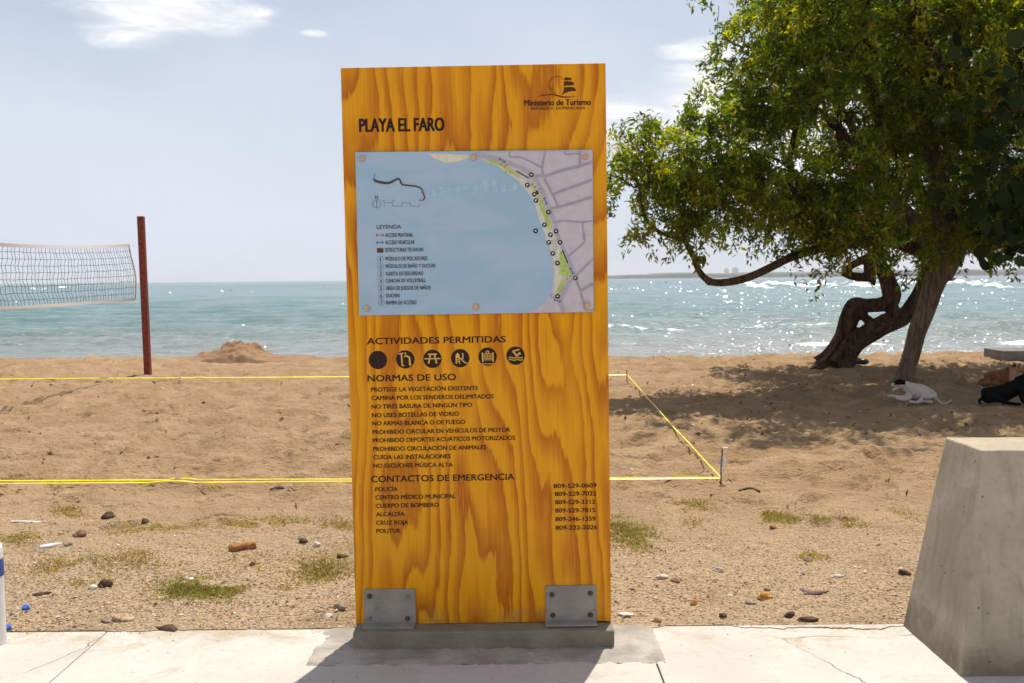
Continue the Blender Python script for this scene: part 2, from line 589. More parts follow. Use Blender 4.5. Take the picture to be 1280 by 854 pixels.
_nn = nt.n('ShaderNodeTexNoise', ins={'Scale': 6.0, 'Detail': 6.0}); nt.link(_v, _nn.inputs['Vector'])
_sc = nt.n('ShaderNodeVectorMath', operation='SCALE', ins={'Scale': 0.08}); nt.link(_nn.outputs['Color'], _sc.inputs[0])
nt.link(_v, _w.inputs[0]); nt.link(_sc.outputs[0], _w.inputs[1])
_ve = nt.n('ShaderNodeTexVoronoi', feature='DISTANCE_TO_EDGE', ins={'Scale': 0.85}); nt.link(_w.outputs[0], _ve.inputs['Vector'])
_ck = nt.math('MULTIPLY', nt.maprange(_ve.outputs['Distance'], 0.0, 0.0045, 1, 0), nt.maprange(nt.noise(_v, 1.1, 2), 0.48, 0.56))
_c = nt.mix(nt.math('MULTIPLY', _ck, 0.8), _c, (0.12, 0.10, 0.08))
nt.link(_c, _p.inputs['Base Color'])
MORTAR = m_concrete('rough_mortar', (0.27, 0.245, 0.205), (0.44, 0.40, 0.345), (0.10, 0.08, 0.06), 0.55, 5.0)
PLINTH = m_concrete('grey_concrete', (0.20, 0.17, 0.12), (0.31, 0.27, 0.20), (0.09, 0.07, 0.045), 0.55, 4.0)
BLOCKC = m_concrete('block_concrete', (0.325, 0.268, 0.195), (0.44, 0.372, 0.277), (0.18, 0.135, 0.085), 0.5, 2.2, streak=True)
SLABC = m_concrete('dark_concrete', (0.15, 0.14, 0.125), (0.25, 0.235, 0.21))
DIRT = simple('dark_soil', (0.2, 0.15, 0.1), 0.95)
WOOD = m_wood()
INK = flat('dark_brown_ink', (0.022, 0.008, 0.005), 0.5, 0.2, 0.1)
INK2 = flat('faded_brown_ink', (0.085, 0.024, 0.006), 0.5, 0.2, 0.1)
CREAM = flat('bare_wood_pictogram', (0.72, 0.40, 0.08), 0.5, 0.2, 0.1)
GALV = m_concrete('galvanised_steel', (0.25, 0.225, 0.195), (0.34, 0.31, 0.27), (0.17, 0.125, 0.09), 0.45, 7.0, 0.7)
RUST = simple('rusty_bolt', (0.13, 0.06, 0.035), 0.7, 0.3)
STEELB = simple('steel_bolt', (0.3, 0.28, 0.26), 0.4, 0.7)
BRONZE = simple('bronze_standoff', (0.62, 0.38, 0.24), 0.3, 0.75)
WATER = m_water()
GLINT_FACET = simple('glint_facet_water', (0.17, 0.225, 0.23), 0.24, 0, 0.1, 3, 0)  # for the facets added to make the sea's sun glints
GLINT_FACET.node_tree.nodes['Principled BSDF'].inputs['IOR'].default_value = 1.333
BARK1 = m_bark('dark_bark', (0.036, 0.021, 0.013), (0.175, 0.108, 0.066))
BARK3 = m_bark('brown_bark', (0.065, 0.038, 0.022), (0.18, 0.105, 0.06))
BARK2 = m_bark('pale_bark', (0.13, 0.09, 0.06), (0.30, 0.225, 0.155))
LEAF = m_leaf('leaf')
LEAFBIG = m_leaf('broad_leaf', 0.7, 0.12, (1.2, 1.5, 0.4))
LEAFBIG.node_tree.nodes['Principled BSDF'].inputs['Specular IOR Level'].default_value = 0.06
GRASSM = m_leaf('grass_blade', 0.6, 0.35, (1.2, 1.2, 0.7))
TONE = m_tone('stone_tone')
REDRUST = simple('rusty_red_paint', (0.19, 0.028, 0.014), 0.8, 0.0, 0.35, 18, 0.4)
NETM = flat('black_net_cord', (0.05, 0.055, 0.06), 0.8)
NETTAPE = flat('white_net_band', (0.72, 0.69, 0.66), 0.8)
NETBOT = flat('pinkish_net_band', (0.62, 0.52, 0.47), 0.8)
YELLOW = simple('yellow_tape', (0.85, 0.70, 0.02), 0.45, 0, 0.15, 8, 0.0)
WHITEP = simple('white_paint', (0.72, 0.70, 0.66), 0.55, 0, 0.08, 12, 0.1)
BLUEP = simple('blue_paint', (0.03, 0.085, 0.33), 0.5)

# ------------------------------------------------------------------ structure: ground, pavement, beach, sea, far coast
PAVE_Y = 4.36
bm = bmesh.new()
vs = [bm.verts.new(c) for c in ((-400, -400, -0.16), (400, -400, -0.16), (400, PAVE_Y, -0.16), (-400, PAVE_Y, -0.16))]
bm.faces.new(vs)
tag(obj('ground', bm, DIRT), kind='structure')

bm = bmesh.new()
xs = [-1.87 + 2.46 * k for k in range(-8, 10)]
ys = [PAVE_Y - 2.46 * k for k in range(0, 9)]
for i in range(len(xs) - 1):
    for j in range(len(ys) - 1):
        g = 0.003
        box(bm, xs[i] + g, xs[i + 1] - g, ys[j + 1] + g, ys[j] - (g if j else 0), -0.12, random.uniform(-0.0015, 0.0015), 0.004, 2)
tag(obj('pavement', bm, PAVE), kind='structure')

# rough mortar apron round the plinth, a thin uneven sheet on the slabs
nx, ny = 90, 40
ux, uy = np.meshgrid(np.linspace(-0.87, 0.63, nx), np.linspace(3.93, 4.352, ny))
dx_ = np.minimum(ux + 0.87, 0.63 - ux); dy_ = uy - 3.93
ed = np.minimum(dx_, dy_) + fbm(ux * 9, uy * 9, 3) * 0.05
hz = np.clip(ed / 0.05, 0, 1) * 0.012 + fbm(ux * 30, uy * 30, 5, 4, .65) * 0.008 - 0.002
idx = np.arange(nx * ny).reshape(ny, nx)
fc = np.stack([idx[:-1, :-1], idx[:-1, 1:], idx[1:, 1:], idx[1:, :-1]], -1).reshape(-1, 4)
me = np_mesh('mortar_apron', np.stack([ux, uy, hz], -1).reshape(-1, 3), fc, smooth=True)
tag(link_mesh('mortar_apron', me, MORTAR), kind='structure')


def sand_h(X, Y):
    base = np.full_like(X, -0.012)
    base = base + fbm(X * 0.35, Y * 0.35, 21, 3) * 0.05 * np.clip((Y - 4.4) / 2.0, 0, 1)
    # trampled sand (footprints) beyond the rough verge
    tr = np.clip((Y - 6.2) / 1.5, 0, 1)
    n = fbm(X * 1.9, Y * 2.6, 31, 4, 0.6)
    pits = np.clip(vnoise(X * 2.7, Y * 3.3, 44) - 0.12, 0, 1) * -0.16 + np.clip(vnoise(X * 4.1 + 3, Y * 4.9, 45) - 0.2, 0, 1) * -0.13
    base = base + tr * (n * 0.052 + pits + fbm(X * 4.6, Y * 7.5, 36, 3, 0.65) * 0.034 + fbm(X * 12, Y * 17, 38, 3, 0.65) * 0.016)
    sh = np.clip((X - 1.5) / 2, 0, 1) * np.clip((Y - 9) / 2, 0, 1)
    base = base + sh * (fbm(X * 3.1, Y * 3.7, 51, 3, 0.6) * 0.05)
    base = base + (1 - tr) * (fbm(X * 5, Y * 5, 61, 5, 0.6) * 0.022)
    for (fx_, fy_) in ((5.15, 12.1), (6.35, 11.9), (7.2, 13.8)):
        wq = np.exp(-(((X - fx_) / 0.75) ** 2 + ((Y - fy_) / 0.5) ** 2) ** 2)
        base = base * (1 - wq) - 0.012 * wq
    crest = 20.2 + fbm(X * 0.25, X * 0.0 + 3, 71, 3) * 0.6 - X * 0.055
    f = np.clip((Y - crest) / 5.0, 0, 1)
    base = base - f * f * 1.1 - np.clip((Y - crest) / 3, 0, 1) * 0.25
    return base


rows = []
d = 1.6 / (PAVE_Y - 0.004)
while True:
    Yv = 1.6 / d
    if Yv > 25.5: break
    rows.append(Yv)
    d -= 0.62 / 968.0
rows += [26.5, 28]
rows = np.array(rows)
us = np.concatenate([[-9, -6, -4, -3, -2.2, -1.7, -1.4], np.linspace(-1.2, 1.2, 1150), [1.4, 1.7, 2.2, 3, 4, 6, 9]])
UU, YY = np.meshgrid(us, rows)
XX = UU * (0.5 * YY + 1.0)
YY = YY + np.where(np.arange(len(rows))[:, None] < 1, np.minimum(fbm(XX * 2.3, XX * 0, 5, 6, .62) * 0.085 - 0.008, 0.004), 0)
ZZ = sand_h(XX, YY)
ZZ = np.where(YY < 4.45, np.where(YY < 4.362, 0.0035, np.minimum(ZZ, 0.006 + 0.01 * vnoise(XX * 4, YY * 4, 8))), ZZ)
fr = np.random.default_rng(11)
for wk in range(60):
    fy = fr.uniform(6.4, 18.5); fx = fr.uniform(-1, 1) * (0.55 * fy + .5); hd = fr.uniform(0, 6.28)
    for stp in range(fr.integers(6, 16)):
        hd += fr.normal(0, .12)
        fx += math.cos(hd) * .62; fy += math.sin(hd) * .62
        sd_ = 1 if stp % 2 else -1
        cx_, cy_ = fx - math.sin(hd) * .1 * sd_, fy + math.cos(hd) * .1 * sd_
        if not 6.2 < cy_ < 19.3: continue
        r0, r1 = np.searchsorted(YY[1:, 0], (cy_ - .3, cy_ + .3)) + 1
        if r1 <= r0: continue
        xr, yr = XX[r0:r1] - cx_, YY[r0:r1] - cy_
        u_ = xr * math.cos(hd) + yr * math.sin(hd); v_ = -xr * math.sin(hd) + yr * math.cos(hd)
        e2 = (u_ / .15) ** 2 + (v_ / .065) ** 2
        ZZ[r0:r1] += -.034 * np.exp(-e2 ** 1.6) + .013 * np.exp(-((np.sqrt(e2) - 1.45) / .35) ** 2)
idx = np.arange(XX.size).reshape(XX.shape)
fc = np.stack([idx[:-1, :-1], idx[:-1, 1:], idx[1:, 1:], idx[1:, :-1]], -1).reshape(-1, 4)
me = np_mesh('sand_beach', np.stack([XX, YY, ZZ], -1).reshape(-1, 3), fc, smooth=True)
tag(link_mesh('sand_beach', me, SAND), kind='structure')


def gz(x, y):
    return float(sand_h(np.array([float(x)]), np.array([float(y)]))[0])


def on_sand(px, py):
    p = ground(px, py, 0)
    for _ in range(3):
        p = ground(px, py, gz(p.x, p.y) if p.y > PAVE_Y else 0)
    return p


# sea
SEA_Z = -0.5
rows = []
d = 2.1 / 21.0
while True:
    Yv = 2.1 / d
    if Yv > 900: break
    rows.append(Yv)
    d -= 0.33 / 968.0
    if d <= 0: break
rows += [1300, 2000, 3200, 5400]
rows = np.array(rows)
us = np.concatenate([[-9, -5, -3, -2, -1.6, -1.35], np.linspace(-1.15, 1.15, 900), [1.35, 1.6, 2, 3, 5, 9]])
UU, YY = np.meshgrid(us, rows)
XX = UU * (0.5 * YY + 2.0)
dY = np.gradient(rows)[:, None] * np.ones_like(XX)
dX = (2.3 / 900) * (0.5 * YY + 2.0)
ZZ = np.full_like(XX, SEA_Z)
wr = np.random.default_rng(3)
for k in range(46):
    L = 0.5 * (12 / 0.5) ** (k / 45)
    ang = wr.normal(0.15, 0.45)
    kx, ky = math.sin(ang) * 2 * math.pi / L, -math.cos(ang) * 2 * math.pi / L
    amp = 0.0085 * L ** 0.55
    fade = np.clip(1.6 - 3.0 * np.maximum(dY * abs(math.cos(ang)), dX * abs(math.sin(ang))) / L, 0, 1)
    shoal = np.clip((YY - 22) / 14, 0.15, 1)
    ZZ += fade * shoal * amp * np.sin(kx * XX + ky * YY + wr.uniform(0, 6.28) + 1.2 * np.sin(XX * 0.11 / math.sqrt(L) + k))
foam = np.zeros_like(XX)


def breaker(Y0, x0, x1, h, wid, slope, seed, strength=1.0):
    global ZZ, foam
    yc = Y0 + slope * XX + fbm(XX * 0.12, XX * 0, seed, 3) * wid * 3
    env = np.clip((XX - x0) / 3.0, 0, 1) * np.clip((x1 - XX) / 3.0, 0, 1)
    env = env * np.clip(0.62 + 1.6 * fbm(XX * 0.25, XX * 0 + 7, seed + 5, 3), 0, 1)
    t_ = (YY - yc) / wid
    prof = np.where(t_ < 0, np.exp(-(t_ * 3.2) ** 2), np.exp(-(t_ * 0.9) ** 2))
    ZZ = ZZ + env * h * prof
    foam = np.maximum(foam, env * strength * np.where(t_ < 0, np.exp(-(t_ * 1.4) ** 2), np.exp(-(t_ * 2.5) ** 2)))


breaker(29.5, 8.0, 40, 0.22, 0.8, -0.02, 100, 2.2)
breaker(27.4, -30, 30, 0.03, 0.35, -0.05, 160, 0.55)
breaker(30.5, -2.0, 8, 0.10, 0.5, 0.0, 105, 0.45)
breaker(40.0, 1.0, 16, 0.14, 0.9, 0.0, 110, 0.5)
breaker(26.5, -30, -3, 0.05, 0.5, 0.0, 115, 0.30)
breaker(175, 42, 90, 0.8, 14.0, 0.0, 120, 1.2)
breaker(240, 45, 120, 1.1, 22.0, 0.0, 130, 1.3)
breaker(270, 100, 300, 1.0, 24.0, 0.0, 140, 1.0)
breaker(300, -200, -140, 0.9, 24.0, 0.0, 150, 1.0)
q_ = np.arange(XX.size).reshape(XX.shape)
Fq = np.stack([q_[:-1, :-1], q_[:-1, 1:], q_[1:, 1:], q_[1:, :-1]], -1).reshape(-1, 4)
Vq = np.stack([XX, YY, ZZ], -1).reshape(-1, 3)
# steep facets added for sun glints, each tilted to reflect towards the camera
NG = 6500
gd = wr.uniform(2.1 / 420, 2.1 / 26, NG)
gY = 2.1 / gd
ga = np.where(wr.random(NG) < .86, wr.normal(17, 9, NG), wr.uniform(-34, 34, NG))
gX = np.tan(np.radians(ga)) * gY
dens = vnoise(gX * 0.12, np.log(gY) * 9, 400) + 0.25 * wr.normal(size=NG)
kp = dens > -0.02
gX, gY = gX[kp], gY[kp]
ng = len(gX)
gw = gY * wr.lognormal(-7.65, 0.42, ng)
sv_ = np.array(sun_dir)
vv_ = np.stack([-gX, -gY, np.full(ng, EYE - SEA_Z)], -1); vv_ /= np.linalg.norm(vv_, axis=1)[:, None]
hn = sv_ + vv_; hn /= np.linalg.norm(hn, axis=1)[:, None]
hn += wr.normal(size=(ng, 3)) * 0.105; hn /= np.linalg.norm(hn, axis=1)[:, None]
hor = np.linalg.norm(hn[:, :2], axis=1)
fxv, fyv = hn[:, 0] / hor, hn[:, 1] / hor
gh = gw * wr.uniform(.5, .9, ng)
run = gh * hn[:, 2] / hor
zb = np.full(ng, SEA_Z) + 0.03
crv = np.stack([gX, gY, zb + gh], -1)
foot_ = np.stack([gX + fxv * run, gY + fyv * run, zb], -1)
sdv = np.stack([fyv, -fxv, fxv * 0], -1) * gw[:, None]
bk = np.stack([gX - fxv * run * 1.4, gY - fyv * run * 1.4, zb], -1)
Vg = np.stack([crv - sdv * .8, crv + sdv * .8, foot_ + sdv, foot_ - sdv, bk + sdv, bk - sdv], 1).reshape(-1, 3)
i_ = np.arange(ng)[:, None] * 6
Fg = np.concatenate([i_ + np.array([0, 3, 2, 1]), i_ + np.array([0, 1, 4, 5])]) + len(Vq)
foam = np.concatenate([foam.ravel(), np.zeros(len(Vg))])
me = np_mesh('sea', np.concatenate([Vq, Vg]), np.concatenate([Fq, Fg]))
sm_ = np.ones(len(Fq) + len(Fg), dtype=bool); sm_[len(Fq):] = False
me.polygons.foreach_set('use_smooth', sm_)
fa = me.attributes.new('foam', 'FLOAT', 'POINT')
fa.data.foreach_set('value', foam.astype(np.float32))
sea_o = link_mesh('sea', me, [WATER, GLINT_FACET])
mi = np.zeros(len(Fq) + len(Fg), dtype=np.int32); mi[len(Fq):] = 1
me.polygons.foreach_set('material_index', mi)
tag(sea_o, kind='structure')

# low wooded coast across the bay, on the right
FAR_Y = 2600.0
bm = bmesh.new()
m_far = simple('far_mangrove', (0.07, 0.075, 0.05), 0.95, 0, 0.3, 0.02, 0)
n = 260
prev = None
for i in range(n + 1):
    a = i / n
    x = -160 + a * 2600
    env = min(1, a * 7)
    zt = SEA_Z + 6 * env + 11 * min(1, a * 2.2) + 3.2 * math.sin(a * 46) * math.sin(a * 19) + random.uniform(-1.2, 1.2)
    y = FAR_Y + 60 * math.sin(a * 5)
    cur = [bm.verts.new((x, y - 14, SEA_Z - 1)), bm.verts.new((x, y - 6, SEA_Z + (zt - SEA_Z) * 0.75)), bm.verts.new((x, y + 18, zt)),
           bm.verts.new((x, y + 260, zt + 0.5)), bm.verts.new((x, y + 300, SEA_Z - 1))]
    if prev:
        for k in range(4):
            bm.faces.new((prev[k], cur[k], cur[k + 1], prev[k + 1]))
    prev = cur
tag(obj('far_coast', bm, m_far), kind='structure')
m_tow = simple('far_concrete', (0.62, 0.62, 0.63), 0.9, 0, 0.1, 0.1, 0)
for (px, wd, ht, lab) in ((908, 16, 30, 'faint hazy tower block on the far coast, the left one of the pair'), (919, 22, 33, 'faint wide hazy tower block on the far coast, right of its twin')):
    TY = 4300
    wd *= 1.1; ht *= 1.25
    p = atY(px, 344, TY)
    bm = bmesh.new()
    box(bm, p.x - wd / 2, p.x + wd / 2, TY - 10, TY + 10, SEA_Z, ht)
    box(bm, p.x - wd / 5, p.x + wd / 5, TY - 6, TY + 6, ht, ht + 5)
    for k in range(8):
        z = 6 + k * 3.2
        box(bm, p.x - wd / 2 - 0.5, p.x + wd / 2 + 0.5, TY - 11.5, TY - 10.2, z, z + 1.2)
    tag(obj('tower_block', bm, m_tow), lab, 'building', 'towers on the far coast')

# sea air
bm = bmesh.new()
box(bm, -5600, 5600, -5500, 5600, -3.0, 66.0)
mh = bpy.data.materials.new('sea_air'); mh.use_nodes = True
ht_ = NT(mh.node_tree)
ho = ht_.n('ShaderNodeOutputMaterial')
hv = ht_.n('ShaderNodeVolumePrincipled', ins={'Color': (0.95, 0.97, 1.0, 1), 'Density': 0.00016, 'Anisotropy': 0.3})
ht_.link(hv.outputs[0], ho.inputs['Volume'])
tag(obj('haze', bm, mh), kind='stuff')

# ------------------------------------------------------------------ information board
BX, BY, BZ = -0.1370, 4.18, 0.0865
BW, BH, BT = 1.1266, 2.4200, 0.11
board_root = empty('information_board', (BX, BY, BZ), 'tall orange varnished plywood board with beach map and black lettering on concrete plinth', 'sign',
                   (0, RAD(-0.45), RAD(-0.43)))
bm = bmesh.new()
box(bm, -BW / 2, BW / 2, 0, BT, 0, BH, 0.003, 2)
obj('panel', bm, WOOD, board_root)

# photo quad of the board face -> local metres (plane homography)
src = np.array([[425.5, 86], [757, 80], [764, 778], [445, 782]])
dst = np.array([[-BW / 2, BH], [BW / 2, BH], [BW / 2, 0], [-BW / 2, 0]])
A = []; B_ = []
for (x, y), (u, v) in zip(src, dst):
    A.append([x, y, 1, 0, 0, 0, -u * x, -u * y]); B_.append(u)
    A.append([0, 0, 0, x, y, 1, -v * x, -v * y]); B_.append(v)
Hm = np.append(np.linalg.solve(np.array(A, float), np.array(B_, float)), 1).reshape(3, 3)


def bp(px, py):
    q = Hm @ np.array([px, py, 1.0])
    return q[0] / q[2], q[1] / q[2]


MPP = BW / 325.0        # metres per photo pixel on the board


def poly(bm, pts, y):
    f = bm.faces.new([bm.verts.new((u, y, v)) for u, v in pts])
    f.normal_update()
    if f.normal.y > 0: f.normal_flip()
    return f


def disc(bm, c, r, y, n=28):
    poly(bm, [(c[0] + r * math.cos(2 * math.pi * k / n), c[1] + r * math.sin(2 * math.pi * k / n)) for k in range(n)], y)


def ring(bm, c, r0, r1, y, n=28, a0=0.0, a1=2 * math.pi):
    for k in range(n):
        t0 = a0 + (a1 - a0) * k / n; t1 = a0 + (a1 - a0) * (k + 1) / n
        poly(bm, [(c[0] + r0 * math.cos(t0), c[1] + r0 * math.sin(t0)), (c[0] + r1 * math.cos(t0), c[1] + r1 * math.sin(t0)),
                  (c[0] + r1 * math.cos(t1), c[1] + r1 * math.sin(t1)), (c[0] + r0 * math.cos(t1), c[1] + r0 * math.sin(t1))], y)


def ribbon(bm, pts, wd, y):
    """flat stroke of width wd through local points with mitred joints"""
    P = np.array(pts, float)
    T = np.gradient(P, axis=0)
    T /= np.linalg.norm(T, axis=1)[:, None] + 1e-12
    N = np.stack([-T[:, 1], T[:, 0]], -1)
    ww = np.broadcast_to(np.asarray(wd, float), (len(P),))[:, None]
    a = P + N * ww / 2; b = P - N * ww / 2
    for i in range(len(P) - 1):
        poly(bm, [tuple(a[i]), tuple(a[i + 1]), tuple(b[i + 1]), tuple(b[i])], y)


_font_cache = {}


def font_mesh(s, bold):
    key = s
    if key not in _font_cache:
        cu = bpy.data.curves.new('t', 'FONT')
        cu.body = s; cu.size = 1.0; cu.resolution_u = 3; cu.fill_mode = 'FRONT'
        o = bpy.data.objects.new('t', cu); COL.objects.link(o)
        dg = bpy.context.evaluated_depsgraph_get(); dg.update()
        me = bpy.data.meshes.new_from_object(o.evaluated_get(dg), depsgraph=dg)
        bpy.data.objects.remove(o); bpy.data.curves.remove(cu)
        co = np.empty(len(me.vertices) * 3, np.float32); me.vertices.foreach_get('co', co)
        fs = [tuple(p.vertices) for p in me.polygons]
        bpy.data.meshes.remove(me)
        _font_cache[key] = (co.reshape(-1, 3), fs)
    return _font_cache[key]


CAPH = font_mesh('H', 0.0)[0][:, 1].max()


def text(bm, s, l, r, cap, y, bold=0.012, mirror=False):
    """s on the board from photo point l to r (both on the baseline), cap height in photo pixels"""
    co, fs = font_mesh(s, bold)
    x0, x1 = co[:, 0].min(), co[:, 0].max()
    a = np.array(bp(*l)); b = np.array(bp(*r))
    ex = (b - a) / np.linalg.norm(b - a); ey = np.array([-ex[1], ex[0]])
    sx = np.linalg.norm(b - a) / (x1 - x0); sy = cap * MPP / CAPH
    u = (co[:, 0] - x0) * sx
    if mirror: u = np.linalg.norm(b - a) - u
    P0 = a + u[:, None] * ex + (co[:, 1] * sy)[:, None] * ey
    w_ = bold * sy
    for q_, (ox, oy) in enumerate(((-1, -.5), (1, .5), (-1, .5), (1, -.5)) if bold > 0 else ((0, 0),)):
        P = P0 + ex * ox * w_ + ey * oy * w_
        vs = [bm.verts.new((p[0], y - 0.00004 * q_, p[1])) for p in P]
        for f in fs:
            try:
                fc_ = bm.faces.new([vs[i] for i in f])
                fc_.normal_update()
                if fc_.normal.y > 0: fc_.normal_flip()
            except ValueError:
                pass


IY = -0.0012
bm = bmesh.new(); text(bm, 'PLAYA EL FARO', (449.5, 166), (555, 164.6), 15.6, IY, 0.03); obj('title_lettering', bm, INK, board_root)

bm = bmesh.new()
text(bm, 'Ministerio de Turismo', (655.5, 133.6), (738.5, 132.4), 7.0, IY, 0.025)
text(bm, 'REPÚBLICA  DOMINICANA', (664, 138.6), (731.5, 137.9), 3.3, IY, 0.004)
obj('ministry_lettering', bm, INK, board_root)
bm = bmesh.new()
c = bp(696.5, 107.5); R_ = 10.6 * MPP
ring(bm, c, R_ - 0.0022, R_, IY, 40, RAD(35), RAD(262))


def zp(x, y):            # close-up of the emblem
    return bp(640 + x / 11.64, 85 + y / 11.64)


def sail(pts):
    poly(bm, [zp(*q) for q in pts], IY)


sail([(765, 155), (800, 150), (840, 157), (868, 165), (860, 192), (820, 190), (768, 197)])
sail([(752, 210), (800, 204), (850, 210), (895, 222), (905, 262), (860, 270), (800, 268), (748, 278), (756, 245)])
sail([(752, 296), (800, 292), (860, 290), (915, 302), (932, 352), (880, 352), (820, 360), (760, 385), (718, 412), (735, 380), (755, 340)])
ribbon(bm, [zp(*q) for q in ((370, 432), (440, 412), (540, 402), (600, 404), (660, 418), (740, 438), (830, 438), (930, 432))], np.array([.001, .004, .0042, .0035, .006, .0055, .004, .0008]), IY)
ribbon(bm, [zp(*q) for q in ((540, 290), (570, 318), (600, 322))], 0.0022, IY)
obj('emblem', bm, INK2, board_root)

for s, l, r in (('ACTIVIDADES PERMITIDAS', (459, 431.8), (632, 429.2)), ('NORMAS DE USO', (459.7, 478.2), (570, 476.4)), ('CONTACTOS DE EMERGENCIA', (464.2, 604), (642.9, 601))):
    bm = bmesh.new(); text(bm, s, l, r, 7.8, IY, 0.022); obj('heading', bm, INK, board_root)
for s, x0, x1, b0, b1 in (('PROTEGE LA VEGETACIÓN EXISTENTE', 464.2, 597.6, 490.9, 489), ('CAMINA POR LOS SENDEROS DELIMITADOS', 464.6, 617, 501.5, 499.3),
                          ('NO TIRES BASURA DE NINGÚN TIPO', 464.8, 590, 512.2, 509.9), ('NO USES BOTELLAS DE VIDRIO', 465.2, 573.6, 523, 521),
                          ('NO ARMAS BLANCA O DE FUEGO', 465.5, 581.4, 533.1, 531.2), ('PROHIBIDO CIRCULAR EN VEHÍCULOS DE MOTOR', 466, 637.6, 544, 541),
                          ('PROHIBIDO DEPORTES ACUÁTICOS MOTORIZADOS', 466.3, 643.9, 554.4, 551), ('PROHIBIDO CIRCULACIÓN DE ANIMALES', 466.7, 607.7, 565.2, 562.8),
                          ('CUIDA LAS INSTALACIONES', 467, 563.2, 575.4, 574), ('NO ESCUCHES MÚSICA ALTA', 467, 566, 586, 584.6)):
    bm = bmesh.new(); text(bm, s, (x0, b0), (x1, b1), 5.2, IY, 0.022); obj('rule_line', bm, INK, board_root)
for s, x0, x1, b0, b1 in (('POLICÍA', 469.3, 497.4, 615.4, 615), ('CENTRO MÉDICO MUNICIPAL', 469.6, 569.6, 625.7, 623.8), ('CUERPO DE BOMBERO', 470, 548.6, 636.1, 634.7),
                          ('ALCALDÍA', 470.4, 505.8, 646.6, 646), ('CRUZ ROJA', 470.6, 510.5, 657.2, 656.5), ('POLITUR', 470.8, 500.7, 667.5, 667),
                          ('809-529-0609', 692.1, 745.7, 611.5, 610.7), ('809-529-7022', 693.8, 745.4, 621.5, 620.7), ('809-529-3312', 694, 744, 631.8, 631.1),
                          ('809-529-7815', 694, 744, 642.1, 641.6), ('809-246-1359', 694.3, 744.4, 652.8, 652.2), ('809-222-2026', 694.6, 746.5, 663.6, 662.9)):
    bm = bmesh.new(); text(bm, s, (x0, b0), (x1, b1), 5.3, IY, 0.022); obj('phone_number' if s[0] == '8' else 'contact_name', bm, INK, board_root)

# pictograms: dark discs with the figure left in bare wood
PCS = [(472.4, 451.3), (506.6, 450.5), (540.7, 449.9), (575.3, 449.1), (609.5, 447.2), (644.5, 446)]
GY = IY - 0.0006


def seg(bm, c, a, b, wd, y=GY):
    s_ = 11.5 * MPP
    ribbon(bm, [(c[0] + a[0] * s_, c[1] + a[1] * s_), (c[0] + b[0] * s_, c[1] + b[1] * s_)], wd * s_, y)


for i, q in enumerate(PCS):
    c = bp(*q); s_ = 11.5 * MPP
    bm = bmesh.new(); disc(bm, c, s_, IY, 36)
    po = obj('pictogram', bm, INK, board_root)
    bm = bmesh.new()
    if i == 0:
        ribbon(bm, [(c[0] + .1 * s_, c[1] - .6 * s_), (c[0] + .02 * s_, c[1] - .2 * s_), (c[0] + .16 * s_, c[1] + .25 * s_)], .07 * s_, GY)
        obj('figure', bm, INK2, po); continue
    if i == 1:
        seg(bm, c, (-.7, .6), (-.2, .68), .13); seg(bm, c, (-.4, .6), (-.34, -.72), .16); seg(bm, c, (-.34, -.68), (-.1, -.68), .12)
        disc(bm, (c[0] + .02 * s_, c[1] + .66 * s_), .1 * s_, GY, 12)
        seg(bm, c, (-.12, .3), (.15, .42), .14); seg(bm, c, (.1, .42), (.48, .18), .2); seg(bm, c, (.46, .22), (.52, -.7), .2)
    elif i == 2:
        seg(bm, c, (-.48, .5), (.48, .5), .17); seg(bm, c, (-.88, .02), (.88, .02), .12); seg(bm, c, (-.2, .5), (-.44, -.5), .17); seg(bm, c, (.2, .5), (.44, -.5), .17)
    elif i == 3:
        poly(bm, [(c[0] + a * s_, c[1] + b * s_) for a, b in ((-.5, -.6), (-.5, .35), (-.28, .62), (-.06, .35), (-.06, .02), (-.36, .02), (-.36, -.6))], GY)
        seg(bm, c, (-.1, .05), (-.1, -.6), .12)
        for k in (-.15, -.33): seg(bm, c, (-.42, k), (-.05, k), .07)
        seg(bm, c, (-.02, .05), (.5, -.5), .14); seg(bm, c, (.48, -.5), (.78, -.53), .1); seg(bm, c, (.28, .4), (.3, -.1), .13); disc(bm, (c[0] + .27 * s_, c[1] + .48 * s_), .08 * s_, GY, 10)
    elif i == 4:
        seg(bm, c, (-.56, .45), (-.52, -.58), .15); seg(bm, c, (.6, .45), (.6, -.58), .13)
        for k in range(5): seg(bm, c, (-.5, .32 - .17 * k), (.58, .32 - .17 * k), .05)
        for k in range(6): seg(bm, c, (-.32 + .17 * k, .36), (-.32 + .17 * k, -.4), .05)
        ring(bm, (c[0], c[1] + .46 * s_), .1 * s_, .2 * s_, GY, 16); seg(bm, c, (-.65, -.78), (.65, -.78), .07)
    elif i == 5:
        seg(bm, c, (-.3, .5), (.4, .66), .15); seg(bm, c, (-.3, .5), (.05, .05), .18); seg(bm, c, (-.02, .02), (.4, .18), .2); disc(bm, (c[0] + .42 * s_, c[1] + .22 * s_), .15 * s_, GY, 14)
        for yy_ in (-.2, -.45):
            ribbon(bm, [(c[0] + a * s_, c[1] + (yy_ + .06 * math.sin(a * 9)) * s_) for a in np.linspace(-.78, .78, 26)], .1 * s_, GY)
    obj('figure', bm, CREAM, po)

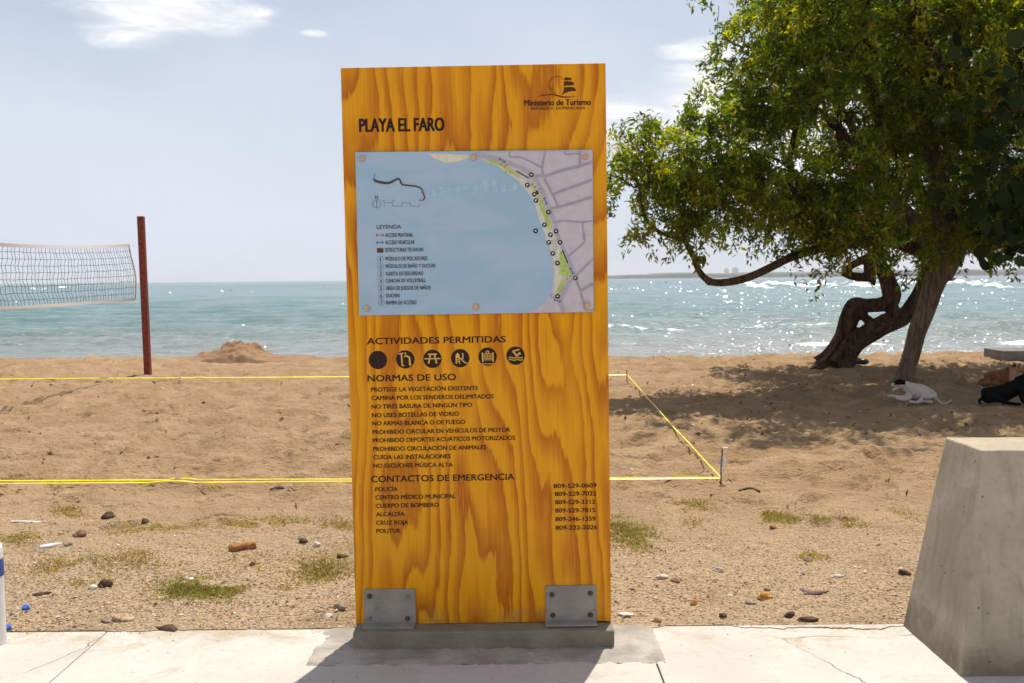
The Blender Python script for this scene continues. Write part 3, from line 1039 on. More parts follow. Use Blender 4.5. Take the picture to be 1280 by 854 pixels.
# map plate with its print in thin layers
PY0 = -0.012
map_bm = bmesh.new()
mc = [bp(444.5, 192), bp(740.5, 189), bp(742, 391.5), bp(449.5, 395.5)]
fr_ = [map_bm.verts.new((u, PY0, v)) for u, v in mc]
bk_ = [map_bm.verts.new((u, PY0 + 0.006, v)) for u, v in mc]
map_bm.faces.new(fr_[::-1]); map_bm.faces.new(bk_)
for k in range(4):
    map_bm.faces.new((fr_[k], fr_[(k + 1) % 4], bk_[(k + 1) % 4], bk_[k]))
bmesh.ops.recalc_face_normals(map_bm, faces=map_bm.faces[:])


def m_map(name, col):
    return flat(name, col, 0.4, 0.5, 0.1)


M_SEA = m_map('map_blue', (0.36, 0.545, 0.72))
m_, t_, p_, _o = mat('map_blue_wash')
vv = objco(t_)
cc = t_.mix(t_.maprange(t_.noise(t_.scalevec(vv, (1.3, 1, 3.5)), 2.2, 4, .6, .6), .35, .7), (0.30, 0.445, 0.58), (0.38, 0.475, 0.60))
t_.link(cc, p_.inputs['Base Color']); p_.inputs['Roughness'].default_value = 0.35
p_.inputs['Specular IOR Level'].default_value = 0.1; p_.inputs['Coat Weight'].default_value = 0.5; p_.inputs['Coat Roughness'].default_value = 0.03
M_SEA = m_
plate = obj('map_plate', map_bm, M_SEA, board_root)


def i4(*pts): return [bp(590 + x / 7.424, 185 + y / 7.424) for x, y in pts]
def i6(*pts): return [bp(590 + x / 7.424, 290 + y / 7.424) for x, y in pts]
def i3(*pts): return [bp(430 + x / 7.424, 185 + y / 7.424) for x, y in pts]


def sm(pts, n=5): return [tuple(q) for q in spline(pts, n)]


LY = [PY0 - 0.0007 - 0.0004 * k for k in range(9)]
M_LAND = m_map('map_lilac', (0.53, 0.46, 0.50)); M_ROAD = m_map('map_road_grey', (0.40, 0.36, 0.41)); M_STREET = m_map('map_street_grey', (0.34, 0.305, 0.35))
M_BEACH = m_map('map_beach', (0.60, 0.57, 0.48)); M_GREEN = m_map('map_green', (0.42, 0.50, 0.13)); M_BLACK = m_map('map_black', (0.012, 0.012, 0.014))
M_WHITE = m_map('map_white', (0.7, 0.7, 0.7)); M_GREYT = m_map('map_grey_text', (0.05, 0.05, 0.06)); M_RED = m_map('map_red', (0.5, 0.05, 0.04)); M_BLUE = m_map('map_dark_blue', (0.03, 0.13, 0.38))
M_BROWN = m_map('map_brown', (0.08, 0.04, 0.02)); M_SANDY = m_map('map_sandy', (0.66, 0.60, 0.46)); M_GHOST = m_map('map_painted_reflection', (0.335, 0.505, 0.62)); M_FOREST = m_map('map_dark_green', (0.27, 0.42, 0.10))

coast = sm(i4((60, 104), (140, 150), (250, 185), (330, 250), (420, 310), (470, 375), (530, 440), (572, 520), (598, 600), (620, 680), (672, 790)) +
           i6((690, 60), (715, 130), (735, 200), (748, 300), (752, 420), (745, 520), (722, 620), (640, 690), (560, 735), (515, 757)))
land = coast + i6((1124, 750)) + i4((1114, 42), (60, 58))
bm = bmesh.new(); poly(bm, land, LY[0]); bmesh.ops.triangulate(bm, faces=bm.faces[:]); obj('map_land', bm, M_LAND, plate)
bm = bmesh.new()
poly(bm, i3((775, 66), (850, 112), (950, 152), (1090, 130), (1185, 92), (1120, 76), (960, 66)), LY[0]); bmesh.ops.triangulate(bm, faces=bm.faces[:]); obj('map_sandbank', bm, M_SANDY, plate)
bm = bmesh.new()
mid = sm(i4((150, 140), (260, 175), (350, 235), (450, 300), (510, 370), (570, 440), (615, 520), (645, 600), (670, 680), (715, 790)) +
         i6((725, 60), (760, 130), (785, 200), (800, 300), (805, 420), (790, 520), (765, 610)))
ribbon(bm, mid, np.interp(np.linspace(0, 1, len(mid)), [0, .1, .4, .75, .9, 1], [.006, .02, .036, .044, .03, .008]), LY[1]); obj('map_beach_strip', bm, M_BEACH, plate)
bm = bmesh.new()
gr = sm(i4((140, 128), (250, 158), (340, 218), (440, 275)), 5)
ribbon(bm, gr, np.interp(np.linspace(0, 1, len(gr)), [0, .3, 1], [.008, .016, .014]), LY[2]); obj('map_green_strip', bm, M_GREEN, plate); bm = bmesh.new()
gr = sm(i4((540, 350), (615, 450), (655, 560), (690, 660), (735, 770)), 5)
ribbon(bm, gr, np.interp(np.linspace(0, 1, len(gr)), [0, .5, 1], [.008, .019, .016]), LY[2]); obj('map_green_strip', bm, M_GREEN, plate); bm = bmesh.new()
poly(bm, i6((812, 190), (850, 200), (925, 425), (880, 430), (805, 400)), LY[2]); obj('map_green_strip', bm, M_GREEN, plate); bm = bmesh.new(); poly(bm, i6((825, 462), (870, 455), (810, 590), (775, 575)), LY[2])
obj('map_green_strip', bm, M_GREEN, plate)
bm = bmesh.new()
for k in range(34):
    t0 = random.random()
    base = [i4((200, 150)), i4((330, 215)), i4((640, 520)), i4((690, 660)), i4((640, 580)), i6((840, 300)), i6((870, 370)), i6((815, 540))][k % 8][0]
    bm = bmesh.new(); disc(bm, (base[0] + random.uniform(-.012, .012), base[1] + random.uniform(-.02, .02)), random.uniform(.002, .004), LY[3] - 0.00001 * k, 8); obj('map_tree', bm, M_FOREST, plate)
bm = bmesh.new()
ribbon(bm, sm(i4((20, 74), (200, 105), (330, 150), (480, 210), (590, 305), (655, 420), (715, 560), (765, 700), (790, 790)) + i6((800, 70), (840, 150), (890, 260), (930, 360), (955, 430))), .017, LY[3])
ribbon(bm, sm(i6((940, 415), (875, 520), (822, 640), (845, 752))), .019, LY[4])
obj('map_promenade', bm, M_ROAD, plate)
bm = bmesh.new()
for j, (pts, wd) in enumerate(((i4((350, 50), (352, 95), (450, 100), (540, 140), (655, 195)), .008), (i4((680, 48), (652, 190), (670, 290), (740, 430), (795, 545)), .0095),
                (i4((590, 272), (690, 270), (840, 220), (1000, 180), (1114, 145)), .012), (i4((1000, 46), (1000, 178)), .01), (i4((862, 46), (866, 70), (990, 68)), .007),
                (i4((745, 447), (870, 395), (1114, 310)), .011), (i4((725, 577), (860, 545), (1114, 468)), .011), (i4((775, 700), (850, 688), (1000, 700), (1114, 690)), .007),
                (i4((1025, 700), (1032, 860)), .006), (i6((1030, 0), (1040, 105), (890, 240)), .006), (i6((1121, 260), (970, 410)), .007), (i6((955, 440), (1000, 540), (1030, 650), (1050, 728), (1122, 735)), .009), (i6((1005, 562), (1121, 490)), .012))):
    bm = bmesh.new(); ribbon(bm, sm(pts, 4) if len(pts) > 2 else pts, wd, LY[4] - 0.00004 * (j + 1)); obj('map_street', bm, M_STREET, plate)
dots = i4((550, 262), (513, 358), (578, 442), (592, 500), (708, 608), (672, 725), (590, 782), (728, 818), (778, 785)) + i6((712, 108), (815, 108), (750, 210), (792, 300), (958, 437), (792, 608))
for j, c in enumerate(dots):
    bm = bmesh.new(); bw_ = bmesh.new()
    disc(bm, c, .0103, LY[6], 20)
    k = .0045
    poly(bw_, [(c[0] - k * .8, c[1] - k), (c[0] - k * .1, c[1] - k), (c[0] - k * .1, c[1]), (c[0] + k, c[1]), (c[0] + k, c[1] + k), (c[0] - k * .8, c[1] + k)] if j % 2 else
         [(c[0] - k, c[1] - k * .5), (c[0] + k, c[1] - k * .5), (c[0] + k * .4, c[1] + k), (c[0] - k * .3, c[1] + k)], LY[7])
    obj('marker_figure', bw_, M_WHITE, plate); obj('map_marker', bm, M_BLACK, plate)
for pts_, wd_ in ((i4((410, 225), (530, 295)), .004), (i4((598, 408), (613, 442)), .008), (i6((838, 180), (888, 300)), .005)):
    bm = bmesh.new(); ribbon(bm, pts_, wd_, LY[6]); obj('map_building', bm, M_BLACK, plate)
for c, ang in ((i4((280, 130))[0], -35), (i4((680, 505))[0], -70), (i6((922, 372))[0], -65), (i6((790, 648))[0], -15), (bp(475.3, 304.6), 0)):
    ca, sa = math.cos(RAD(ang)), math.sin(RAD(ang))
    def rr(a, b): return (c[0] + a * ca - b * sa, c[1] + a * sa + b * ca)
    k = .0125; bm = bmesh.new()
    ribbon(bm, [rr(-k, 0), rr(k, 0)], .0035, LY[5]); ribbon(bm, [rr(-k, -.006), rr(-k, .006)], .004, LY[5]); ribbon(bm, [rr(k, -.006), rr(k, .006)], .004, LY[5]); obj('map_vehicle_arrow', bm, M_BLUE, plate)
bm = bmesh.new()
c = bp(475.3, 295.6)
ribbon(bm, [(c[0] - .014, c[1]), (c[0] + .014, c[1])], .003, LY[5])
for s_ in (-1, 1): ribbon(bm, [(c[0] + s_ * .014, c[1] - .006), (c[0] + s_ * .014, c[1] + .006)], .004, LY[5])
for q in i4((560, 350), (585, 375), (270, 165), (300, 185), (320, 172)) + i6((880, 445), (830, 205)):
    bq = bmesh.new(); disc(bq, q, .0035, LY[5], 8); obj('map_red_mark', bq, M_RED, plate)
obj('map_pedestrian_arrow', bm, M_RED, plate)
bm = bmesh.new(); disc(bm, i3((733, 424))[0], .0055, LY[6], 12); obj('map_red_mark', bm, M_RED, plate)
bm = bmesh.new()
a, b, cc_, d_ = bp(471.8, 311.6), bp(479.7, 311.5), bp(479.8, 317.2), bp(471.9, 317.3)
poly(bm, [a, b, cc_, d_], LY[5]); obj('legend_swatch', bm, M_BROWN, plate); bm = bmesh.new()
sq = sm(i3((292, 247), (284, 270), (285, 308), (320, 326), (400, 338), (440, 330), (480, 308), (510, 298), (530, 325), (545, 352), (620, 362), (680, 370), (720, 392), (735, 425), (746, 455), (750, 475), (740, 495)), 4)
ribbon(bm, sq, np.interp(np.linspace(0, 1, len(sq)), [0, .1, .13, .3, .42, .8, 1], [.0015, .002, .010, .010, .007, .0055, .005]), LY[5])
obj('map_coast_inset', bm, M_BROWN, plate)
bm = bmesh.new()
ring(bm, i3((307, 530))[0], .0165, .0178, LY[5], 30)
ribbon(bm, i3((307, 492), (307, 568)), .0016, LY[5] - .00002)
ribbon(bm, i3((375, 556), (375, 520)), .001, LY[5])
for q in (((375, 521), (455, 521)), ((455, 521), (455, 551)), ((455, 551), (540, 551)), ((540, 551), (540, 522)), ((540, 522), (618, 522)), ((618, 522), (618, 551)), ((618, 551), (703, 551)), ((703, 551), (703, 528))):
    ribbon(bm, i3(*q), .0012, LY[5] - .00004)
text(bm, 'N', (430 + 292 / 7.424, 185 + 484 / 7.424), (430 + 318 / 7.424, 185 + 483 / 7.424), 3.6, LY[5])
text(bm, '1Km', (524, 253), (530.5, 252.9), 2.0, LY[5])
text(bm, '0', (479.6, 253.2), (481, 253.2), 1.8, LY[5]); text(bm, '.5', (490.4, 253.2), (492.8, 253.2), 1.8, LY[5])
obj('map_compass_and_scale', bm, M_GREYT, plate)
bm = bmesh.new()
text(bm, 'LEYENDA', (471.5, 287.8), (502, 287.3), 4.8, LY[5], 0.006); obj('legend_heading', bm, M_GREYT, plate)
for s, x0, x1, b0 in (('ACCESO PEATONAL', 482.3, 517, 297.9), ('ACCESO VEHICULAR', 482.3, 518.7, 306.9), ('ESTRUCTURAS TECHADAS', 482.3, 529.5, 316.2), ('MÓDULO DE PESCADORES', 482.6, 534.7, 327.3),
                      ('MÓDULOS DE BAÑO Y DUCHAS', 482.7, 544.5, 336.5), ('GARITA DE SEGURIDAD', 482.9, 529.5, 345.9), ('CANCHA DE VOLLEYBALL', 483, 532.7, 354.6), ('ÁREA DE JUEGOS DE NIÑOS', 483, 538.6, 363.9),
                      ('DUCHAS', 483.2, 500.2, 373.1), ('RAMPA DE ACCESO', 483.4, 521, 382)):
    bm = bmesh.new(); text(bm, s, (x0, b0), (x1, b0 - (x1 - x0) * 0.013), 4.6, LY[5], 0.012); obj('legend_line', bm, M_GREYT, plate)
bm = bmesh.new()
for k, (x, y) in enumerate(((476.1, 325.2), (476.2, 334.3), (476.5, 343.4), (476.6, 352.5), (476.8, 361.3), (477, 370.6), (477.2, 379.4))):
    bm = bmesh.new(); ring(bm, bp(x, y), .0125, .0136, LY[5], 26)
    hw_ = .55 if k == 0 else 1.3
    text(bm, str(k + 1), (x - hw_, y + 2.3), (x + hw_, y + 2.3), 4.2, LY[5], 0.004); obj('legend_number', bm, M_GREYT, plate)
for c, s in ((i4((640, 405))[0], '1'), (i6((760, 105))[0], '4'), (i6((748, 603))[0], '7'), (i6((770, 160))[0], '5')):
    bm = bmesh.new(); ring(bm, c, .0085, .0095, LY[5], 20); obj('map_number_ring', bm, M_GREYT, plate)
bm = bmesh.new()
text(bm, 'ulfeisi', (540, 247), (646, 240), 16, LY[1], 0.03, True)  # reflected lettering painted onto the plate in a paler blue
obj('painted_reflection_lettering', bm, M_GHOST, plate)
for q in ((453, 200), (592, 199), (732, 198), (459, 387), (595, 385), (734, 383)):
    c = bp(*q)
    bm = bmesh.new()
    r = bmesh.ops.create_cone(bm, cap_ends=True, segments=24, radius1=.0135, radius2=.0115, depth=.008)
    bmesh.ops.rotate(bm, verts=r['verts'], cent=(0, 0, 0), matrix=Matrix.Rotation(RAD(90), 3, 'X'))
    bmesh.ops.translate(bm, verts=r['verts'], vec=(c[0], PY0 - 0.0045, c[1]))
    r2 = bmesh.ops.create_cone(bm, cap_ends=True, segments=12, radius1=.005, radius2=.004, depth=.003)
    bmesh.ops.rotate(bm, verts=r2['verts'], cent=(0, 0, 0), matrix=Matrix.Rotation(RAD(90), 3, 'X'))
    bmesh.ops.translate(bm, verts=r2['verts'], vec=(c[0], PY0 - 0.0098, c[1]))
    obj('standoff', bm, BRONZE, plate)

# angle brackets bolted to the board foot
for (tl, tr, bolts, rusty) in (((454.8, 737.3), (519.3, 737.5), ((462.5, 745.5), (510.6, 746.3), (461.7, 773.4), (509.8, 773.4)), (1, 0, 0, 1)),
                               ((681.6, 732.9), (745.3, 731.8), ((690, 743.8), (737.8, 742), (691, 769.5), (738, 769)), (1, 1, 1, 1))):
    a = bp(*tl); b = bp(*tr)
    bm = bmesh.new()
    box(bm, a[0], b[0], -0.008, -0.0015, 0.004, a[1], 0.0015)
    box(bm, a[0] - .003, b[0] - .002, -0.062, -0.0082, 0.001, 0.0085, 0.0015)
    br = obj('bracket', bm, GALV, board_root)
    for q, ru in zip(bolts, rusty):
        c = bp(*q)
        bm = bmesh.new()
        r = bmesh.ops.create_cone(bm, cap_ends=True, segments=20, radius1=.0115, radius2=.0115, depth=.002)
        bmesh.ops.translate(bm, verts=r['verts'], vec=(0, 0, 0.001))
        r = bmesh.ops.create_cone(bm, cap_ends=True, segments=6, radius1=.0082, radius2=.0075, depth=.007)
        bmesh.ops.translate(bm, verts=r['verts'], vec=(0, 0, 0.0055))
        r = bmesh.ops.create_cone(bm, cap_ends=True, segments=10, radius1=.004, radius2=.0035, depth=.005)
        bmesh.ops.translate(bm, verts=r['verts'], vec=(0, 0, 0.0115))
        bmesh.ops.rotate(bm, verts=bm.verts[:], cent=(0, 0, 0), matrix=Matrix.Rotation(RAD(90), 3, 'X'))
        bmesh.ops.translate(bm, verts=bm.verts[:], vec=(c[0], -0.0082, c[1]))
        obj('bolt', bm, RUST if ru else STEELB, br)

bm = bmesh.new()
box(bm, -0.698, 0.431, 4.085, 4.40, -0.05, 0.0845, 0.006, 2)
bmesh.ops.subdivide_edges(bm, edges=[e for e in bm.edges if e.calc_length() > 0.05], cuts=12, use_grid_fill=True)
for v in bm.verts:
    v.co += Vector((0, fbm(np.array([v.co.x * 8.]), np.array([v.co.z * 14.]), 3)[0] * 0.008 if v.co.y < 4.2 else 0, fbm(np.array([v.co.x * 6.]), np.array([v.co.y * 14.]), 4)[0] * 0.003 if v.co.z > .07 else 0))
tag(obj('plinth', bm, PLINTH), 'low grey concrete plinth under the orange information board', 'plinth')

# ------------------------------------------------------------------ tapered concrete block and bollard
bm = bmesh.new()
bx0, bx1, by0, by1, H_ = 1.776, 2.50, 3.765, 4.345, 0.888
ins = 0.126
b4 = [bm.verts.new(c) for c in ((bx0, by0, -0.02), (bx1, by0, -0.02), (bx1, by1, -0.02), (bx0, by1, -0.02))]
t4 = [bm.verts.new(c) for c in ((bx0 + ins, by0 + ins, H_), (bx1 - ins, by0 + ins, H_), (bx1 - ins, by1 - ins, H_), (bx0 + ins, by1 - ins, H_))]
bm.faces.new(b4[::-1]); bm.faces.new(t4)
for k in range(4): bm.faces.new((b4[k], b4[(k + 1) % 4], t4[(k + 1) % 4], t4[k]))
bmesh.ops.bevel(bm, geom=bm.edges[:], offset=0.007, segments=3, affect='EDGES', profile=0.5)
bmesh.ops.subdivide_edges(bm, edges=[e for e in bm.edges if e.calc_length() > 0.1], cuts=10, use_grid_fill=True)
for v in bm.verts:
    nn = fbm(np.array([v.co.x * 7. + v.co.y * 5]), np.array([v.co.z * 7.]), 9)[0] * 0.006
    v.co += Vector((nn, nn, nn * 0.4 if v.co.z > .8 else 0))
tag(obj('concrete_block', bm, BLOCKC), 'large tapered grey concrete block standing on the pavement edge', 'concrete block')

p = ground(-11, 804)
root = empty('bollard', (p.x, p.y, 0), 'white round post with a blue band at the pavement edge', 'bollard')
bm = bmesh.new()
prof = [(0.0, 0.062), (0.30, 0.062), (0.362, 0.062), (0.425, 0.062), (0.442, 0.058), (0.452, 0.046), (0.456, 0.0)]
vr = []
for z, r in prof[:-1]:
    vr.append([bm.verts.new((r * math.cos(2 * math.pi * k / 28), r * math.sin(2 * math.pi * k / 28), z)) for k in range(28)])
for i in range(len(vr) - 1):
    for k in range(28): bm.faces.new((vr[i][k], vr[i][(k + 1) % 28], vr[i + 1][(k + 1) % 28], vr[i + 1][k]))
bm.faces.new(vr[-1])
obj('post', bm, WHITEP, root, True)
bm = bmesh.new()
vr = [[bm.verts.new((0.0632 * math.cos(2 * math.pi * k / 28), 0.0632 * math.sin(2 * math.pi * k / 28), z)) for k in range(28)] for z in (0.305, 0.382)]
for k in range(28): bm.faces.new((vr[0][k], vr[0][(k + 1) % 28], vr[1][(k + 1) % 28], vr[1][k]))
obj('blue_band', bm, BLUEP, root, True)

# ------------------------------------------------------------------ volleyball court
NX = -6.29
foot = ground(185, 469)
bm = bmesh.new()
box(bm, foot.x - .052, foot.x + .052, foot.y - .05, foot.y + .05, -0.3, 2.72, 0.006)
for v in bm.verts: v.co.x -= (v.co.z) * 0.012
bmesh.ops.translate(bm, verts=bm.verts[:], vec=(0, 0, 0))
tag(obj('net_post', bm, REDRUST), 'rusty red square steel post standing beside the volleyball net', 'post')

net = empty('volleyball_net', (NX, 16.2, 0), 'black volleyball net with white bands hanging left of the red post', 'net')
Y0n, Y1n = 7.7, 15.98


def net_pt(t, h):
    """t 0 near .. 1 far, h 0 bottom .. 1 top (world)"""
    Y = Y0n + (Y1n - Y0n) * t + (1 - h) * 0.2 * t
    sag = 0.17 * (4 * (1 - t) * t) ** 1.0
    top = 2.215 - sag * 0.8
    bot = 1.315 - sag * 0.12
    z = bot + (top - bot) * h
    x = NX + 0.05 * math.sin(t * 7 + h * 2.5) * math.sin(h * 3.14) + 0.05 * math.sin(t * 3)
    return (x, Y, z)


def thread(bm, pts, r):
    tube(bm, [(*q, r) for q in pts], 4, 1, smoothpath=False)


inv = lambda q: (q[0] - NX, q[1] - 16.2, q[2])
bm = bmesh.new()
ncol, nrow = 84, 9
for i in range(ncol + 1):
    t = i / ncol
    pts = []
    for j in range(nrow + 1):
        h = j / nrow
        zz = 0.0018 * (1 if j % 2 else -1) + 0.002 * math.sin(i * 1.7 + j)
        pts.append(inv(net_pt(min(1, max(0, t + zz)), h)))
    thread(bm, pts, 0.0036)
for j in range(1, nrow):
    pts = []
    for i in range(ncol + 1):
        q = net_pt(i / ncol, j / nrow)
        pts.append(inv((q[0], q[1], q[2] + 0.003 * math.sin(i * 0.9 + j * 2) + 0.003 * math.sin(i * 2.3))))
    thread(bm, pts, 0.0036)
obj('netting', bm, NETM, net)


def band(h0, h1, th):
    bm = bmesh.new()
    prev = None
    for i in range(61):
        t = i / 60
        a = inv(net_pt(t, h0)); b = inv(net_pt(t, h1))
        cur = [bm.verts.new((a[0] - th, a[1], a[2])), bm.verts.new((b[0] - th, b[1], b[2])), bm.verts.new((b[0] + th, b[1], b[2])), bm.verts.new((a[0] + th, a[1], a[2]))]
        if prev:
            for k in range(4): bm.faces.new((prev[k], cur[k], cur[(k + 1) % 4], prev[(k + 1) % 4]))
        else: bm.faces.new(cur)
        prev = cur
    bm.faces.new(prev[::-1])
    bmesh.ops.recalc_face_normals(bm, faces=bm.faces[:])
    return bm


obj('top_band', band(0.965, 1.02, 0.004), NETTAPE, net)
obj('bottom_band', band(-0.022, 0.022, 0.004), NETBOT, net)
bm = bmesh.new(); tube(bm, [(*inv(net_pt(1, j / 8)), 0.012) for j in range(9)], 6, 2); obj('side_band', bm, NETBOT, net)
bm = bmesh.new()
e = inv(net_pt(1, 1)); e2 = inv(net_pt(1, 0))
tube(bm, [(e[0], e[1], e[2], .003), (foot.x - NX - .03, foot.y - 16.2 - .04, 2.20, .003)], 4, 2)
tube(bm, [(e2[0], e2[1], e2[2], .003), (foot.x - NX - .02, foot.y - 16.2 - .04, 1.30, .003)], 4, 2)
obj('tie_cord', bm, NETBOT, net)

# boundary tape on the sand, two strands along the near side
C1 = ground(901, 604); C2 = ground(784, 472.5)


def tape_line(bm, a, b, wd, lift=0.012, n=60, seed=0, off=0.0, tilt=-0.6):
    prev = None
    a = Vector(a); b = Vector(b)
    t = (b - a).normalized(); nrm = Vector((-t.y, t.x, 0))
    for i in range(n + 1):
        f = i / n
        c = a.lerp(b, f) + nrm * (off + 0.003 * math.sin(f * 23 + seed) + 0.008 * math.sin(f * 5 + seed))
        z = min(max(lift, gz(c.x, c.y) + 0.004), lift + 0.012) + 0.012
        tw = tilt + 0.15 * math.sin(f * 17 + seed * 2)
        e_ = nrm * math.cos(tw) * wd / 2 + Vector((0, 0, math.sin(tw) * wd / 2))
        up = Vector((0, 0, 0.0022))
        cc = Vector((c.x, c.y, z + abs(e_.z)))
        cur = [bm.verts.new(cc - e_ - up), bm.verts.new(cc + e_ - up), bm.verts.new(cc + e_ + up), bm.verts.new(cc - e_ + up)]
        if prev:
            for k in range(4): bm.faces.new((prev[k], cur[k], cur[(k + 1) % 4], prev[(k + 1) % 4]))
        else: bm.faces.new(cur)
        prev = cur
    bm.faces.new(prev[::-1])


bm = bmesh.new()
L1 = ground(0, 610.5); L2 = ground(0, 477.5)
d1 = (L1 - C1).normalized(); d2 = (L2 - C2).normalized()
tape_line(bm, C1, C1 + d1 * 9.5, 0.0105, 0.022, 160, 0, 0.0)
tape_line(bm, C1 + Vector((-.02, .03, 0)), C1 + d1 * 9.5 + Vector((0, 0.13, 0)), 0.0105, 0.024, 160, 2, 0.0)
tape_line(bm, C2, C2 + d2 * 16, 0.02, 0.03, 160, 4)
tape_line(bm, C1, C2, 0.0135, 0.03, 90, 6, 0.0, 0.1)
bmesh.ops.recalc_face_normals(bm, faces=bm.faces[:])
tag(obj('boundary_tape', bm, YELLOW), 'yellow boundary tape laid in a rectangle round the sand volleyball court', 'boundary tape')

m_pl, t, p_, o_ = mat('clear_plastic_film')
v = objco(t)
p_.inputs['Base Color'].default_value = (0.85, 0.86, 0.86, 1); p_.inputs['Roughness'].default_value = 0.3
trn = t.n('ShaderNodeBsdfTransparent', ins={'Color': (0.95, 0.95, 0.95, 1)})
mx = t.n('ShaderNodeMixShader')
t.link(t.maprange(t.noise(v, 30, 3), 0.35, 0.7, 0.25, 0.6), mx.inputs[0])
t.link(trn.outputs[0], mx.inputs[1]); t.link(p_.outputs[0], mx.inputs[2]); t.link(mx.outputs[0], o_.inputs[0])
STAKE = simple('dark_iron', (0.085, 0.055, 0.045), 0.7, 0.3)
st = empty('corner_stake', (C1.x, C1.y, 0), 'short dark stake wrapped in clear plastic at the near court corner', 'stake')
bm = bmesh.new(); tube(bm, [(0, 0, -.1, .006), (0.003, 0, .12, .006), (0.012, 0, .275, .006)], 8, 3); obj('rod', bm, STAKE, st)
bm = bmesh.new()
prev = None
for i in range(11):
    z = .085 + .195 * i / 10
    wdt = .02 + .032 * (i / 10) ** .6
    cur = [bm.verts.new((0.004 + .008 * z / .28 + wdt * k / 5 - .006, -.009 - .006 * math.sin(k * 1.3 + i * .5), z)) for k in range(6)]
    if prev:
        for k in range(5): bm.faces.new((prev[k], prev[k + 1], cur[k + 1], cur[k]))
    prev = cur
bmesh.ops.solidify(bm, geom=bm.faces[:], thickness=0.0012)
sl = obj('plastic_sleeve', bm, m_pl, st, True)
bm = bmesh.new(); box(bm, -.014, -.001, -.0125, -.011, .15, .175); obj('sticker', bm, flat('teal_print', (0.2, 0.5, 0.5)), sl)
bm = bmesh.new(); box(bm, .017, .033, -.0185, -.0175, .147, .175); obj('sticker', bm, flat('white_print', (0.75, 0.78, 0.78)), sl)
bm = bmesh.new(); box(bm, .008, .053, -.018, -.004, .27, .284, .003); obj('folded_hem', bm, flat('white_plastic', (0.8, 0.8, 0.8)), sl)
bm = bmesh.new(); tube(bm, [(C2.x, C2.y, -.1, .007), (C2.x - .01, C2.y, .13, .006)], 8, 3)
tag(obj('corner_stake', bm, STAKE), 'small bare dark stake at the far court corner beside the orange board', 'stake')

# heap of sand by the water
mp = ground(292, 449)
n = 70
ux, uy = np.meshgrid(np.linspace(-1.9, 1.9, n * 2), np.linspace(-1.0, 1.0, n))
r2 = (ux / 0.46) ** 2 + (uy / 0.7) ** 2
hh = 0.40 * np.exp(-r2 * 1.15) ** 0.9 + 0.10 * np.exp(-((ux + .75) / .25) ** 2 - (uy / .3) ** 2) + 0.04 * np.exp(-((ux - .95) / .4) ** 2 - (uy / .4) ** 2)
lump = fbm(ux * 3.3, uy * 3.3, 81, 4, 0.62)
hh = np.minimum(hh, 0.36 + 0.05 * lump) + np.minimum(hh, .25) * lump * 0.55 + fbm(ux * 9, uy * 9, 87, 3, .6) * .05 * np.clip(hh * 5, 0, 1) - 0.02
hh = hh - 0.25 * np.clip((np.maximum(np.abs(ux) / 1.9, np.abs(uy) / 1.0) - .72) / .28, 0, 1)
idx = np.arange(ux.size).reshape(ux.shape)
fc = np.stack([idx[:-1, :-1], idx[:-1, 1:], idx[1:, 1:], idx[1:, :-1]], -1).reshape(-1, 4)
me = np_mesh('sand_heap', np.stack([ux, uy, hh], -1).reshape(-1, 3), fc, smooth=True)
o = link_mesh('sand_heap', me, m_concrete('heaped_sand', (0.20, 0.115, 0.06), (0.32, 0.195, 0.11), (0.09, 0.05, 0.028), 0.7, 4.0, 0.95))
o.location = (mp.x, mp.y + .5, -0.01)
tag(o, 'lumpy heap of brown sand by the waterline near the red post', 'sand heap')

bm = bmesh.new()
p = ground(1255, 449)
box(bm, p.x, p.x + 1.6, p.y, p.y + .8, -.05, .155, .012)
tag(obj('concrete_slab', bm, SLABC), 'low dark concrete slab lying on the sand by the water at the right', 'slab')

# ------------------------------------------------------------------ trees
LEAFPAL = np.array([(0.094, 0.146, 0.012), (0.148, 0.202, 0.014), (0.215, 0.25, 0.016), (0.05, 0.086, 0.012), (0.30, 0.30, 0.02), (0.17, 0.125, 0.02)])
LEAFP = np.array([.27, .27, .17, .17, .07, .05])


def leaves_mesh(name, C, D, L, Wd, tone, curl=0.25):
    """one folded four-cornered blade per leaf: C base, D direction, L length, Wd width"""
    n = len(C)
    D = D / np.linalg.norm(D, axis=1)[:, None]
    up = rng.normal(size=(n, 3)) * 0.6 + np.array([0, 0, 1.0])
    Sd = np.cross(D, up); Sd /= np.linalg.norm(Sd, axis=1)[:, None] + 1e-9
    Nn = np.cross(Sd, D)
    b = C; tip = C + D * L[:, None] - Nn * (L * curl * 0.4)[:, None]
    m = C + D * (L * 0.48)[:, None]
    l = m + Sd * (Wd / 2)[:, None] + Nn * (Wd * 0.22)[:, None]
    r = m - Sd * (Wd / 2)[:, None] + Nn * (Wd * 0.22)[:, None]
    V = np.stack([b, l, tip, r], 1).reshape(-1, 3)
    i = np.arange(n) * 4
    Fc = np.concatenate([np.stack([i, i + 2, i + 1], -1), np.stack([i, i + 3, i + 2], -1)])
    return np_mesh(name, V, Fc, attr=np.repeat(tone, 4, axis=0))


